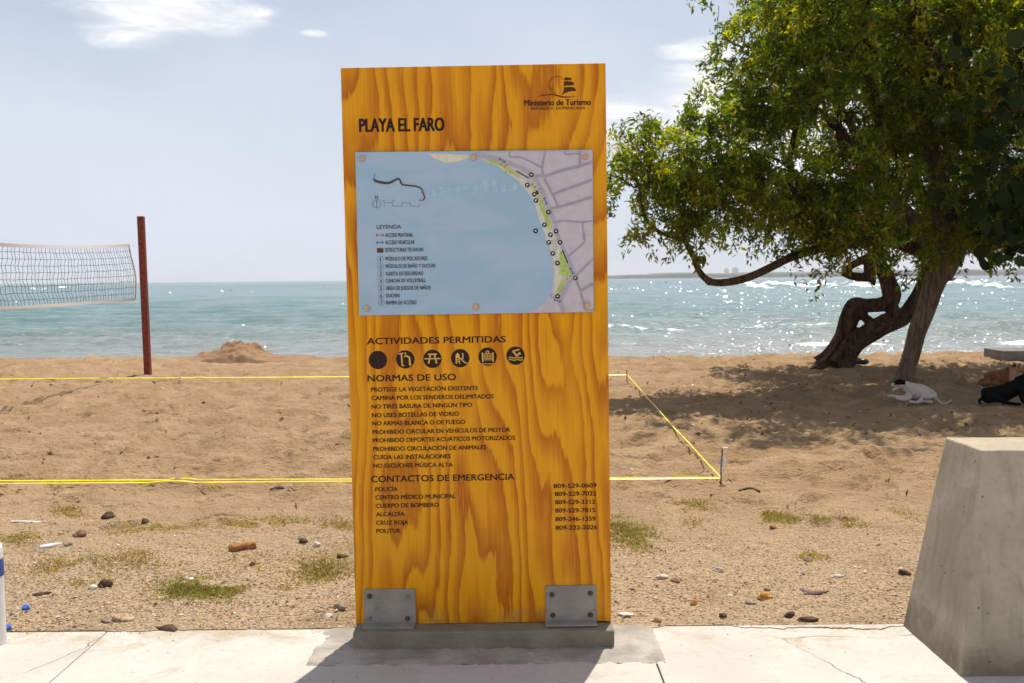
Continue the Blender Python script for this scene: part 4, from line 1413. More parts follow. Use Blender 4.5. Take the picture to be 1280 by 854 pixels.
def sprays(centers, out_dirs, per, spread, Lr, Wr, dens_noise=None, droop=0.25):
    """twig sprays: returns leaf arrays and twig paths"""
    n = len(centers)
    ax = out_dirs + rng.normal(size=(n, 3)) * 0.55
    ax[:, 2] += 0.15
    ax /= np.linalg.norm(ax, axis=1)[:, None]
    ln = rng.uniform(0.6, 1.2, n) * spread
    C = []; Dn = []; cid = []
    for k in range(per):
        t = rng.uniform(0.05, 1.05, n)
        pos = centers + ax * (ln * (t - 0.4))[:, None] - np.array([0, 0, 1.0]) * (droop * ln * t * t)[:, None] + rng.normal(size=(n, 3)) * 0.035
        dr = ax * rng.uniform(0.2, 1.0, n)[:, None] + rng.normal(size=(n, 3)) * 0.75
        dr[:, 2] -= 0.1
        C.append(pos); Dn.append(dr); cid.append(np.arange(n))
    C = np.concatenate(C); Dn = np.concatenate(Dn); cid = np.concatenate(cid)
    m = len(C)
    L = rng.uniform(*Lr, m); Wd = L * rng.uniform(*Wr, m)
    ctone = rng.choice(len(LEAFPAL), size=n, p=LEAFP)
    tone = LEAFPAL[np.where(rng.random(m) < 0.6, ctone[cid], rng.choice(len(LEAFPAL), size=m, p=LEAFP))] * rng.uniform(0.75, 1.25, m)[:, None]
    org = rng.random(m) < 0.004
    tone[org] = (0.42, 0.12, 0.02)
    return C, Dn, L, Wd, tone, ax, ln


def fill(blobs, dens, gap_seed, gap=-0.10, shell=0.5):
    """points inside a union of ellipsoids (centre, radii), thinned by noise so gaps open"""
    P = []; O = []
    for (c, r, k) in blobs:
        vol = r[0] * r[1] * r[2] * 4.19
        n = int(vol * dens * k)
        d = rng.normal(size=(n, 3)); d /= np.linalg.norm(d, axis=1)[:, None]
        rad = rng.random(n) ** (1 / 3.0 * shell)
        rad = rad * (0.82 + 0.36 * (rng.random(n)))
        q = np.array(c) + d * rad[:, None] * np.array(r)
        P.append(q); O.append(d)
    P = np.concatenate(P); O = np.concatenate(O)
    g = fbm(P[:, 0] * 1.1 + P[:, 1] * 0.5, P[:, 2] * 1.5 + P[:, 1] * 0.3, gap_seed, 3, 0.6)
    keep = g > gap + rng.normal(size=len(P)) * 0.04
    return P[keep], O[keep]


def limb_bm(bm, pts, seg=7, n=5, ridge=0.08, seed=0):
    tube(bm, pts, seg, n, ridge, 3.0, 3, seed=seed)


def twigs(bm, C, ax, ln, every=2, r=0.006):
    for i in range(0, len(C), every):
        a = C[i] - ax[i] * ln[i] * 0.75; b = C[i] + ax[i] * ln[i] * 0.1; c = C[i] + ax[i] * ln[i] * 0.5 - np.array([0, 0, .12 * ln[i]])
        tube(bm, [(*a, r), (*b, r * .75), (*c, r * .4)], 3, 1, smoothpath=False)


def branch_to(bm, start, target, r0, seed, n=3):
    """crooked limb from start to a clump, with side shoots"""
    a = Vector(start); b = Vector(target); d = b - a
    rr = random.Random(seed)
    pts = []
    for k in range(6):
        t = k / 5
        q = a.lerp(b, t) + Vector((rr.uniform(-1, 1), rr.uniform(-1, 1), rr.uniform(-.6, 1))) * (0.12 * d.length * math.sin(math.pi * t)) + Vector((0, 0, .12 * d.length * math.sin(math.pi * t)))
        pts.append((q.x, q.y, q.z, r0 * (1 - t) ** 0.8 + 0.012))
    limb_bm(bm, pts, 7, 4, 0.08, seed)
    for k in range(n):
        i = rr.randint(2, 5)
        q = Vector(pts[i][:3]); e = q + Vector((rr.uniform(-1, 1), rr.uniform(-.8, .8), rr.uniform(-.2, 1))).normalized() * rr.uniform(0.25, 0.6)
        mdl = q.lerp(e, .5) + Vector((rr.uniform(-.1, .1), 0, rr.uniform(0, .15)))
        tube(bm, [(*q, pts[i][3] * .7), (*mdl, pts[i][3] * .45 + .004), (*e, .008)], 5, 3)


def pxb(px, py, Y, r, k=1.0):
    q = atY(px, py, Y)
    return ((q.x, q.y, q.z), r, k)


# --- twisted old tree behind
T1 = 17.0


def z8(x, y, r, dY=0.0):          # close-up of the twisted trunk -> world, radius in close-up pixels
    q = atY(1015 + x / 4.745, 300 + y / 4.745, T1 + dY)
    return (q.x, q.y, q.z, r / 4.745 * T1 / F)


bm = bmesh.new()
tube(bm, [z8(95, 745, 82), z8(125, 690, 60), z8(190, 575, 46), z8(207, 460, 40), z8(245, 392, 42), z8(315, 392, 36), z8(395, 386, 38), z8(452, 372, 44), z8(472, 315, 46), z8(440, 215, 40), z8(405, 140, 36), z8(380, 60, 34), z8(350, -60, 28)], 30, 10, .22, 2.6, 5, seed=1)
tube(bm, [z8(150, 752, 78, -.15), z8(190, 690, 62, -.12), z8(268, 596, 56, -.1), z8(385, 520, 52, -.08), z8(480, 482, 50), z8(560, 440, 42), z8(615, 345, 32, .1), z8(655, 245, 28, .15), z8(705, 140, 26, .1), z8(760, 20, 22, 0)], 30, 10, .22, 2.2, 5, seed=2)
tube(bm, [z8(60, 760, 55, .2), z8(130, 660, 46, .2), z8(200, 560, 40, .15), z8(262, 470, 20, .05), z8(300, 420, 18)], 14, 7, .14, 2.2, 3, seed=5)
tube(bm, [z8(262, 385, 38), z8(290, 430, 26), z8(320, 470, 26), z8(362, 505, 32)], 14, 6, .12, 2, 3, seed=3)
tube(bm, [z8(470, 390, 40), z8(480, 440, 40), z8(470, 480, 36)], 14, 5, .1, 2, 3, seed=4)
tube(bm, [z8(400, 110, 34), z8(355, 130, 36), z8(345, 180, 36), z8(358, 235, 22), z8(372, 272, 7)], 14, 5, .1, 2, 3, seed=6)
tube(bm, [z8(370, 100, 32), z8(300, 120, 26), z8(235, 152, 22), z8(190, 186, 20)], 12, 5, .1, 2, 3, seed=7)
tube(bm, [z8(180, 192, 20), z8(235, 212, 24), z8(300, 222, 26), z8(350, 225, 24)], 12, 5, .1, 2, 3, seed=8)
for sx, ex in ((60, -20), (40, 20), (200, 250), (170, 120)):
    tube(bm, [z8(sx + 40, 720, 30, -.1), z8(sx, 752, 24, -.2), z8(ex, 775, 8, -.3)], 10, 4, .1, 2, 3, seed=sx)
tree1 = empty('twisted_tree', (ground(1045, 457).x, ground(1045, 457).y, 0), 'old tree with dark twisted looping trunk under the canopy near the water', 'tree')
off1 = Vector(tree1.location)
tm = remesh(bm, 0.017, 2, 0.4)
tm.transform(Matrix.Translation(-off1))
link_mesh('trunk', tm, BARK1, tree1)

top1 = [Vector(z8(370, 20, 1)[:3]), Vector(z8(740, 60, 1)[:3])]
blobs1 = [pxb(980, 215, 17.6, (1.0, 1.3, .8), .7), pxb(1060, 110, 17.8, (1.4, 1.6, 1.3)), pxb(1100, 235, 17.4, (1.3, 1.5, .8)), pxb(1010, 40, 17.8, (1.3, 1.5, 1.1), .7), pxb(1140, 20, 18, (1.6, 1.7, 1.4)),
          pxb(1200, 170, 17.8, (1.5, 1.6, 1.2)), pxb(1255, 60, 18, (1.5, 1.6, 1.4)), pxb(1290, 230, 17.8, (1.5, 1.5, .8)), pxb(1170, 285, 17.3, (1.1, 1.2, .45)), pxb(1080, -70, 18, (1.8, 1.8, 1.3), .8), pxb(1220, -70, 18, (2, 2, 1.4), .8),
          pxb(1340, 80, 18, (1.6, 1.7, 1.6), .7)]
P, O = fill(blobs1, 32, 200, -0.10)
C, Dn, L, Wd, tone, ax, ln = sprays(P, O, 30, 0.42, (0.075, 0.125), (0.30, 0.42))
me = leaves_mesh('crown', C - np.array(off1), Dn, L, Wd, tone)
link_mesh('crown', me, LEAF, tree1)
bm = bmesh.new()
for i, b in enumerate(blobs1):
    bb = bmesh.new()
    branch_to(bb, top1[0 if i % 2 == 0 else 1], b[0], 0.08, 300 + i)
    bmesh.ops.translate(bb, verts=bb.verts[:], vec=-off1)
    obj('branch', bb, BARK1, tree1, True)
twigs(bm, P, ax, ln, 3)
bmesh.ops.translate(bm, verts=bm.verts[:], vec=-off1)
tag(obj('twigs', bm, BARK1, tree1, True), kind='stuff')

# --- pale straight trunk in front with the low swinging bough
T2 = 14.7


def w2(px, py, r, Y=T2):
    q = atY(px, py, Y)
    return (q.x, q.y, q.z, r * Y / F)


bm = bmesh.new()
tube(bm, [w2(1129, 484, 13.2), w2(1133, 465, 11.4), w2(1141, 435, 11), w2(1152, 400, 11.8), w2(1163, 370, 12.6), w2(1172, 345, 13.8), w2(1179, 325, 15), w2(1183, 300, 13.5), w2(1180, 270, 13), w2(1170, 220, 10), w2(1160, 160, 8)], 20, 8, .07, 1.0, 4, seed=11)
tube(bm, [w2(1178, 345, 13), w2(1190, 328, 10), w2(1197, 322, 8.5), w2(1202, 318, 6)], 12, 4, .08, 1, 3, seed=12)
tube(bm, [w2(1170, 345, 12), w2(1160, 318, 11), w2(1150, 290, 10), w2(1120, 250, 8), w2(1090, 215, 7)], 12, 5, .08, 1, 3, seed=13)
tube(bm, [w2(1184, 318, 12), w2(1205, 300, 9), w2(1240, 305, 7, 14.3), w2(1290, 300, 6, 14)], 12, 5, .08, 1, 3, seed=14)
bough = bmesh.new()
# the bough: out to the left, down to a hook, and up again
tube(bough, [w2(1165, 320, 9, 14.7), w2(1110, 300, 7.5, 14.7), w2(1050, 306, 6.5, 14.5), w2(1010, 315, 5.6, 14.2), w2(985, 324, 5.2, 13.9), w2(960, 336, 5, 13.7), w2(930, 349, 5, 13.6), w2(900, 353.5, 4.8, 13.6), w2(884, 350, 4.4, 13.6), w2(873, 338, 4.0, 13.6), w2(867, 322, 3.7, 13.6), w2(858, 305, 3.3, 13.6), w2(853, 297, 3.0, 13.6)], 12, 7, .09, 1, 3, seed=15)
tube(bough, [w2(888, 351, 4, 13.6), w2(884, 356, 3.2, 13.6)], 8, 3)
tube(bough, [w2(855, 299, 2.8, 13.6), w2(835, 295, 2.6, 13.6), w2(815, 283, 2.4, 13.5), w2(804, 265, 2.1, 13.5), w2(799, 235, 1.8, 13.4), w2(788, 215, 1.5, 13.4), w2(775, 190, 1.0, 13.4)], 8, 5, seed=16)
tube(bough, [w2(855, 299, 2.4, 13.6), w2(851, 280, 2.0, 13.6), w2(855, 250, 1.7, 13.6), w2(870, 215, 1.4, 13.6), w2(880, 180, 1, 13.6)], 8, 5, seed=17)
tube(bough, [w2(870, 328, 4.6, 13.55), w2(875, 325, 5.2, 13.5), w2(881, 327, 4.4, 13.45)], 10, 3, .1, 1, 3, seed=18)
tree2 = empty('shade_tree', (ground(1132, 475).x, ground(1132, 475).y, 0), 'leafy tree with pale leaning trunk and a low hooked bough reaching left', 'tree')
off2 = Vector(tree2.location)
tm = remesh(bm, 0.018, 2, 0.5)
tm.transform(Matrix.Translation(-off2))
link_mesh('trunk', tm, BARK2, tree2)
tm = remesh(bough, 0.015, 2, 0.5)
tm.transform(Matrix.Translation(-off2))
link_mesh('bough', tm, BARK3, tree2)
blobs2 = [pxb(803, 180, 13.4, (.34, .5, .40), .8), pxb(776, 168, 13.3, (.2, .3, .32), .7), pxb(792, 235, 13.4, (.48, .7, .5), 1.1), pxb(780, 275, 13.4, (.32, .4, .32), .9), pxb(826, 285, 13.4, (.38, .45, .24), .8), pxb(762, 225, 13.2, (.3, .4, .5), .8), pxb(850, 195, 13.5, (.62, .9, .60), 1.2), pxb(840, 250, 13.5, (.5, .6, .45), 1.1), pxb(880, 296, 13.5, (.36, .4, .25), .8), pxb(900, 225, 13.3, (.7, .7, .6), 1.2),
          pxb(905, 175, 13.6, (.7, 1.0, .7)), pxb(915, 255, 13.6, (.85, 1.1, .62)), pxb(935, 115, 13.7, (.45, .8, .5), .75), pxb(938, 60, 13.8, (.45, .8, .45), .6), pxb(905, 8, 13.8, (.45, .6, .24), .45), pxb(975, 20, 13.8, (.7, .9, .5), .6), pxb(990, 120, 13.8, (.8, 1.2, .75), .8),
          pxb(990, 205, 13.8, (1.0, 1.3, .85)), pxb(985, 285, 13.8, (.85, 1.1, .42)), pxb(1060, 45, 14, (1.0, 1.3, .8), .8), pxb(1065, 160, 14, (1.1, 1.4, .9)), pxb(1075, 262, 14, (1.1, 1.3, .6)), pxb(1026, 336, 13.6, (.30, .4, .20), .6), pxb(1125, 318, 14, (.35, .5, .24), .8),
          pxb(1160, 90, 14.2, (1.2, 1.4, 1.0), .9), pxb(1160, 215, 14.2, (1.2, 1.4, .9)), pxb(1230, 30, 14.2, (1.1, 1.3, .9)), pxb(1235, 160, 14.2, (1.1, 1.3, 1.0)), pxb(1250, 265, 14, (1.1, 1.2, .5)), pxb(1325, 130, 14.2, (1.3, 1.4, 1.2), .8), pxb(1330, 250, 14.2, (1.2, 1.3, .7), .8),
          pxb(1020, -60, 14, (1.3, 1.5, .9), .7), pxb(1140, -70, 14.2, (1.5, 1.6, 1.1), .7), pxb(1270, -70, 14.4, (1.6, 1.6, 1.1), .7), pxb(1080, -40, 12.6, (1.2, 1.0, .8), .5), pxb(1150, 290, 14, (.8, .9, .4), .9), pxb(940, -120, 12.4, (.9, .9, .6), .5), pxb(1050, -125, 12.2, (1.0, 1.0, .7), .6), pxb(1170, -125, 12.0, (1.1, 1.1, .7), .7), pxb(1290, -125, 12.0, (1.2, 1.1, .7), .8), pxb(1400, -60, 12.4, (1.2, 1.2, .9), .8), pxb(905, 60, 13.7, (.3, .5, .3), .5),  # includes high clumps out of view, added to widen the shade below
          pxb(1020, 302, 13.2, (.55, .5, .30), 1.6), pxb(1080, 296, 13.2, (.6, .5, .28), 1.7), pxb(1140, 310, 13.2, (.42, .5, .28), 1.6), pxb(1200, 300, 13.2, (.5, .5, .24), 1.4), pxb(1250, 300, 13.3, (.6, .5, .26), 1.4), pxb(1285, 235, 12.2, (.5, .5, .6), 1.3), pxb(1275, 110, 12.2, (.5, .5, .7), 1.3), pxb(1260, 30, 13.4, (.8, .6, .6), 1.2), pxb(945, 305, 13.4, (.5, .45, .2), .7), pxb(1135, 335, 13.6, (.3, .4, .14), .8), pxb(1060, 300, 13.2, (.6, .4, .3), 1)]
P, O = fill(blobs2, 78, 230, -0.16)
C, Dn, L, Wd, tone, ax, ln = sprays(P, O, 30, 0.36, (0.07, 0.12), (0.30, 0.42))
me = leaves_mesh('crown', C - np.array(off2), Dn, L, Wd, tone)
link_mesh('crown', me, LEAF, tree2)
bm = bmesh.new()
tp = [Vector(w2(1160, 170, 1)[:3]), Vector(w2(1095, 220, 1)[:3]), Vector(w2(1280, 300, 1, 14)[:3]), Vector(w2(855, 299, 1, 13.6)[:3]), Vector(w2(1050, 312, 1, 13.9)[:3])]
for i, b in enumerate(blobs2):
    if (Vector(b[0]) - tp[3]).length < 1.0 or min(b[1]) < .45: continue
    s_ = min(tp[:3] + tp[4:], key=lambda q: (q - Vector(b[0])).length)
    dd = (s_ - Vector(b[0])).length
    bb = bmesh.new()
    branch_to(bb, s_, b[0], min(0.055, 0.010 + dd * .013), 400 + i)
    bmesh.ops.translate(bb, verts=bb.verts[:], vec=-off2)
    obj('branch', bb, BARK1, tree2, True)
twigs(bm, P, ax, ln, 3)
bmesh.ops.translate(bm, verts=bm.verts[:], vec=-off2)
tag(obj('twigs', bm, BARK1, tree2, True), kind='stuff')

# --- broad-leaved sea grape, nearer, reaching in at the right edge
GY_ = 12.3
q = atY(1400, 427, GY_)
sg = empty('sea_grape_tree', (q.x, GY_, 0), 'sea grape with dark round leaves hanging in at the right edge', 'tree')
offg = Vector(sg.location)
bm = bmesh.new()
tube(bm, [(q.x, GY_, -.1, .15), (q.x - .05, GY_, .9, .13), (q.x + .1, GY_ + .05, 1.9, .11), (q.x - .1, GY_, 3.2, .08), (q.x - .3, GY_, 5.0, .04)], 14, 6, .07, 1.5, 3, seed=20)
ends = []
for i, (px, py) in enumerate(((1245, 75), (1252, 140), (1240, 210), (1246, 250), (1238, 312), (1265, 316), (1290, 250), (1300, 100), (1310, 180), (1330, 20))):
    e = atY(px, py, GY_ - .2 + 0.2 * (i % 3))
    z0 = max(1.9, e.z - .3)
    tube(bm, [(q.x - .02, GY_, z0 - .2, .05), ((q.x + e.x) / 2, (GY_ + e.y) / 2, (z0 + e.z) / 2 + .15, .03), (e.x, e.y, e.z, .01)], 7, 4, seed=i)
    ends.append(e)
bmesh.ops.translate(bm, verts=bm.verts[:], vec=-offg)
obj('trunk', bm, BARK1, sg, True)
LP = []
for (px, py) in ((1237, 74), (1239, 90), (1249, 141), (1176, 150), (1225, 130), (1273, 121), (1240, 252), (1254, 246), (1225, 213), (1229, 328), (1254, 324), (1276, 327), (1262, 200), (1270, 230), (1250, 175), (1262, 90), (1274, 60), (1268, 270), (1248, 285), (1276, 160), (1266, 300), (1235, 165), (1258, 120)):
    LP.append(atY(px, py, random.uniform(GY_ - .5, GY_ - .1)))
for k in range(300):
    e = random.choice(ends + [Vector((q.x - .3, GY_, 4.0)), Vector((q.x, GY_, 3.0))])
    g = Vector((random.gauss(.35, .3), random.gauss(.2, .4), random.gauss(0, .3)))
    if (e + g).z < 1.78: continue
    LP.append(e + g)
V = []; Fc = []; tn = []
for c in LP:
    R = random.uniform(.075, .12)
    nrm = Vector((random.gauss(0, .5), random.gauss(-.7, .5), random.gauss(.35, .5))).normalized()
    a = nrm.orthogonal().normalized()
    a = (Matrix.Rotation(random.uniform(0, 6.28), 3, nrm) @ a); b = nrm.cross(a)
    i0 = len(V)
    V.append(c - nrm * R * .18 - offg)
    for k in range(12):
        th = 2 * math.pi * k / 12
        rr = R * (1 + .06 * math.sin(3 * th)) * (0.8 if k == 0 else 1)
        V.append(c + a * math.cos(th) * rr + b * math.sin(th) * rr * .95 + nrm * R * .10 * math.sin(2 * th) - offg)
    for k in range(12): Fc.append((i0, i0 + 1 + k, i0 + 1 + (k + 1) % 12))
    cc = np.array(random.choice([(.012, .022, .006), (.016, .028, .008), (.02, .034, .009), (.03, .042, .012)])) * random.uniform(.8, 1.2)
    tn += [cc] * 13
me = np_mesh('crown', [tuple(v) for v in V], Fc, attr=np.array(tn), smooth=True)
link_mesh('crown', me, LEAFBIG, sg)

# ------------------------------------------------------------------ dogs
FURW = simple('white_fur', (0.44, 0.39, 0.33), 0.9, 0, 0.12, 25, 0.3)
FURB = simple('black_fur', (0.006, 0.0055, 0.006), 0.9, 0, 0.3, 40, 0.3, spec=0.06)
FURBR = simple('brown_fur', (0.17, 0.06, 0.018), 0.85, 0, 0.3, 18, 0.3)
FURTAN = simple('tan_fur', (0.34, 0.19, 0.09), 0.85, 0, 0.2, 18, 0.3)
NOSE = simple('dark_nose', (0.012, 0.010, 0.010), 0.35)
TONGUE = simple('tongue', (0.36, 0.10, 0.09), 0.4)
EYE_M = flat('dark_eye', (0.01, 0.008, 0.006), 0.1)
PINKB = simple('belly_skin', (0.22, 0.13, 0.12), 0.8)


def dog(label, Y, chains, balls, ears, paint, mats, eyes=(), tongue=None, base=None):
    """chains of (px, py, depth, radius); one continuous skin"""
    bm = bmesh.new()
    P = lambda q: atY(q[0], q[1], Y + q[2])
    for ch in chains:
        tube(bm, [(*P(q), q[3]) for q in ch], 14, 5)
    for bl in balls:
        ellipsoid(bm, P(bl), bl[3], 3)
    for (a, b, c, th) in ears:
        A, B, Cc = P(a), P(b), P(c)
        nrm = (B - A).cross(Cc - A).normalized() * th
        v = [bm.verts.new(x) for x in (A + nrm, B + nrm, Cc + nrm, A - nrm, B - nrm, Cc - nrm)]
        for f in ((0, 1, 2), (5, 4, 3), (0, 3, 4, 1), (1, 4, 5, 2), (2, 5, 3, 0)): bm.faces.new([v[i] for i in f])
    me = remesh(bm, 0.0085, 4, .5)
    p0 = P(base)
    root = empty('dog', (p0.x, p0.y, 0), label, 'dog', group='dogs lying in the shade')
    me.transform(Matrix.Translation(-Vector(root.location)))
    for m in mats: me.materials.append(m)
    off = Vector(root.location)
    for pl in me.polygons:
        c = pl.center + off
        # back to photo pixels only to find which patch of the coat this is
        v = c - Vector((0, 0, EYE)); zz = v.dot(CF)
        pl.material_index = paint(W0 / 2 + F * v.dot(CR) / zz, H0 / 2 - F * v.dot(CU) / zz, c)
    link_mesh('body', me, None, root)
    for e in eyes:
        bm = bmesh.new(); ellipsoid(bm, P(e) - off, (.009, .009, .009), 2); obj('eye', bm, EYE_M, root, True)
    if tongue:
        bm = bmesh.new(); tube(bm, [(*(P(t) - off), t[3]) for t in tongue], 8, 4); obj('tongue', bm, TONGUE, root, True)
    return root


def paint_white(x, y, c):
    if x < 1113.6 and y > 479.5 and y < 485: return 2
    if 1116.4 < x < 1131.8 and y < 481.2 and (x - 1116) > (480.5 - y) * .22 + (y > 479) * 2.0: return 1
    if x < 1115.5 and y < 477.8: return 1
    if 1150 < x < 1168 and y > 497.5 and c.y < 12.06: return 3 if x > 1153 and y < 501 else 0
    return 0


dog('white dog with a black head patch lying beside the pale trunk, tail curled', 12.15,
    [[(1135, 490, 0, .085), (1142, 490, 0, .108), (1151, 491.5, 0, .112), (1160, 494, 0, .095), (1168, 497, 0, .065)],
     [(1140, 487, 0, .085), (1132, 483.5, 0, .072), (1126, 480, -.01, .058)],
     [(1126, 479.5, -.01, .054), (1121, 479.8, -.015, .046), (1117, 481.2, -.02, .030), (1112.5, 482.2, -.02, .021)],
     [(1122, 484.5, -.015, .026), (1117.5, 487, -.02, .018), (1115, 488, -.02, .012)],
     [(1137, 494, -.08, .05), (1131, 497.5, -.1, .034), (1121, 496, -.12, .022), (1113, 495, -.12, .020), (1109, 495, -.12, .022)],
     [(1138, 496, -.1, .04), (1130, 500, -.12, .024), (1122, 498.5, -.14, .018), (1120.5, 499.5, -.14, .02)],
     [(1163, 496, -.06, .075), (1155, 499, -.13, .045), (1147, 503, -.17, .024), (1139, 502.5, -.18, .019), (1136, 502.5, -.18, .021)],
     [(1163, 499, -.05, .045), (1158, 502, -.16, .026), (1166, 502.5, -.17, .02)],
     [(1167, 494.5, 0, .028), (1171, 499, -.04, .021), (1176, 504, -.08, .017), (1182, 504.5, -.1, .014), (1187, 502, -.1, .011), (1190, 499, -.1, .008)]],
    [(1124.5, 479, -.01, (.062, .055, .055))],
    [((1130, 476, -.05), (1127, 475.8, -.055), (1131, 482.5, -.075), .009), ((1122, 474.8, .05), (1119, 475.5, .05), (1120, 480, .07), .009)],
    paint_white, [FURW, FURB, NOSE, PINKB], [(1119.3, 479.2, -.060)], [(1119, 485.5, -.02, .012), (1116.5, 487, -.02, .011), (1115, 489, -.02, .007)], (1148, 500, 0))

dog('black dog lying with raised chest at the right, in front of the brown dog', 11.9,
    [[(1229, 495, .05, .085), (1238, 493.5, 0, .10), (1252, 492, 0, .11), (1265, 487, 0, .10), (1276, 481, 0, .095)],
     [(1274, 479, 0, .085), (1284, 472, 0, .065), (1292, 464, -.02, .058)],
     [(1292, 463, -.02, .055), (1298, 463, -.03, .042), (1305, 466, -.03, .026), (1310, 467, -.03, .02)],
     [(1275, 486, -.1, .05), (1277, 495, -.14, .034), (1280, 503, -.16, .024), (1290, 505, -.17, .02), (1297, 505, -.17, .022)],
     [(1278, 486, .08, .05), (1284, 496, .08, .032), (1290, 503, .06, .022), (1300, 504, .05, .02)],
     [(1234, 497, -.08, .075), (1248, 498, -.16, .05), (1256, 502.5, -.19, .028), (1268, 505, -.2, .022), (1276, 505.5, -.2, .022)],
     [(1228, 498, .05, .025), (1224, 501, 0, .018), (1226, 505, -.1, .013)]],
    [(1291, 463, -.02, (.06, .055, .055))],
    [((1287, 459, -.05), (1291, 457.5, -.05), (1287, 452, -.055), .01), ((1292, 458, .04), (1295, 458, .03), (1293, 451, .05), .01)],
    lambda x, y, c: 1 if x > 1308 else 0, [FURB, NOSE], [(1299, 460.5, -.065)], None, (1255, 500, 0))

dog('reddish brown dog lying behind the black dog at the right edge', 13.75,
    [[(1231, 474, .02, .075), (1240, 473, 0, .10), (1252, 472, 0, .11), (1264, 469.5, 0, .10)],
     [(1262, 467, 0, .09), (1268, 463, 0, .07), (1273, 461, -.02, .06)],
     [(1273, 460.5, -.02, .058), (1279, 462, -.03, .045), (1285, 465, -.03, .028), (1289, 466, -.03, .022)],
     [(1235, 477, -.1, .07), (1228, 480, -.14, .035), (1226, 478, -.12, .022)],
     [(1240, 478, -.12, .045), (1250, 481, -.16, .028), (1258, 481.5, -.17, .022)],
     [(1263, 474, -.08, .05), (1268, 480, -.12, .03), (1276, 481.5, -.14, .02)],
     [(1230, 475, .02, .03), (1225, 477.5, -.03, .022), (1223.5, 480, -.1, .016)]],
    [],
    [((1266, 459, -.06), (1271, 458, -.06), (1267, 452.5, -.07), .011), ((1272, 457.5, .04), (1276, 458.5, .04), (1275, 452.5, .05), .011)],
    lambda x, y, c: 2 if x > 1287 else (3 if (y < 458.5 and x < 1270 and x > 1264) else (1 if x > 1262 and y < 476 else 0)), [FURBR, FURTAN, NOSE, FURB], [(1279, 460, -.065)], None, (1250, 478, 0))

# ------------------------------------------------------------------ stones and bits lying about
PAL = dict(dark=(.095, .063, .042), grey=(.25, .205, .155), brown=(.2, .12, .075), tan=(.38, .27, .17), ochre=(.42, .22, .07), white=(.62, .58, .52), pale=(.47, .41, .33), brick=(.35, .16, .07))
ROCKM = {k: simple('stone_' + k, c, .95, 0, .35, 45, .5, spec=.08) for k, c in PAL.items()}


def rock(px, py, wpx, col, label, asp=(1, .8, .6), cat='stone', name='stone', seed=0):
    p = on_sand(px, py)
    dist = math.sqrt(p.x ** 2 + p.y ** 2 + EYE ** 2)
    r = wpx * dist / F / 2
    rr = np.random.default_rng(seed + int(px) * 7 + int(py))
    bm = bmesh.new()
    bmesh.ops.create_icosphere(bm, subdivisions=3, radius=1.0)
    ph = rr.uniform(0, 6.28, 6)
    for v in bm.verts:
        c = v.co
        k = 1 + .18 * math.sin(2.3 * c.x + ph[0]) * math.sin(2.1 * c.y + ph[1]) + .14 * math.sin(4.2 * c.z + ph[2] + 2 * c.x) + .08 * math.sin(7 * c.x + ph[3]) * math.sin(6 * c.y + ph[4])
        # flattened facets
        for f_ in range(3):
            n_ = Vector((math.cos(ph[f_] * 3), math.sin(ph[f_] * 5), math.cos(ph[f_ + 3] * 2))).normalized()
            dd = c.dot(n_)
            if dd > .62: k *= .62 / dd * .6 + .4
        v.co = Vector((c.x * asp[0] * k, c.y * asp[1] * k, c.z * asp[2] * k)) * r
    bmesh.ops.rotate(bm, verts=bm.verts[:], cent=(0, 0, 0), matrix=Matrix.Rotation(rr.uniform(-.5, .5), 3, 'Z'))
    o = obj(name, bm, ROCKM[col], None, True, (p.x, p.y, p.z + r * asp[2] * .32))
    return tag(o, label, cat)


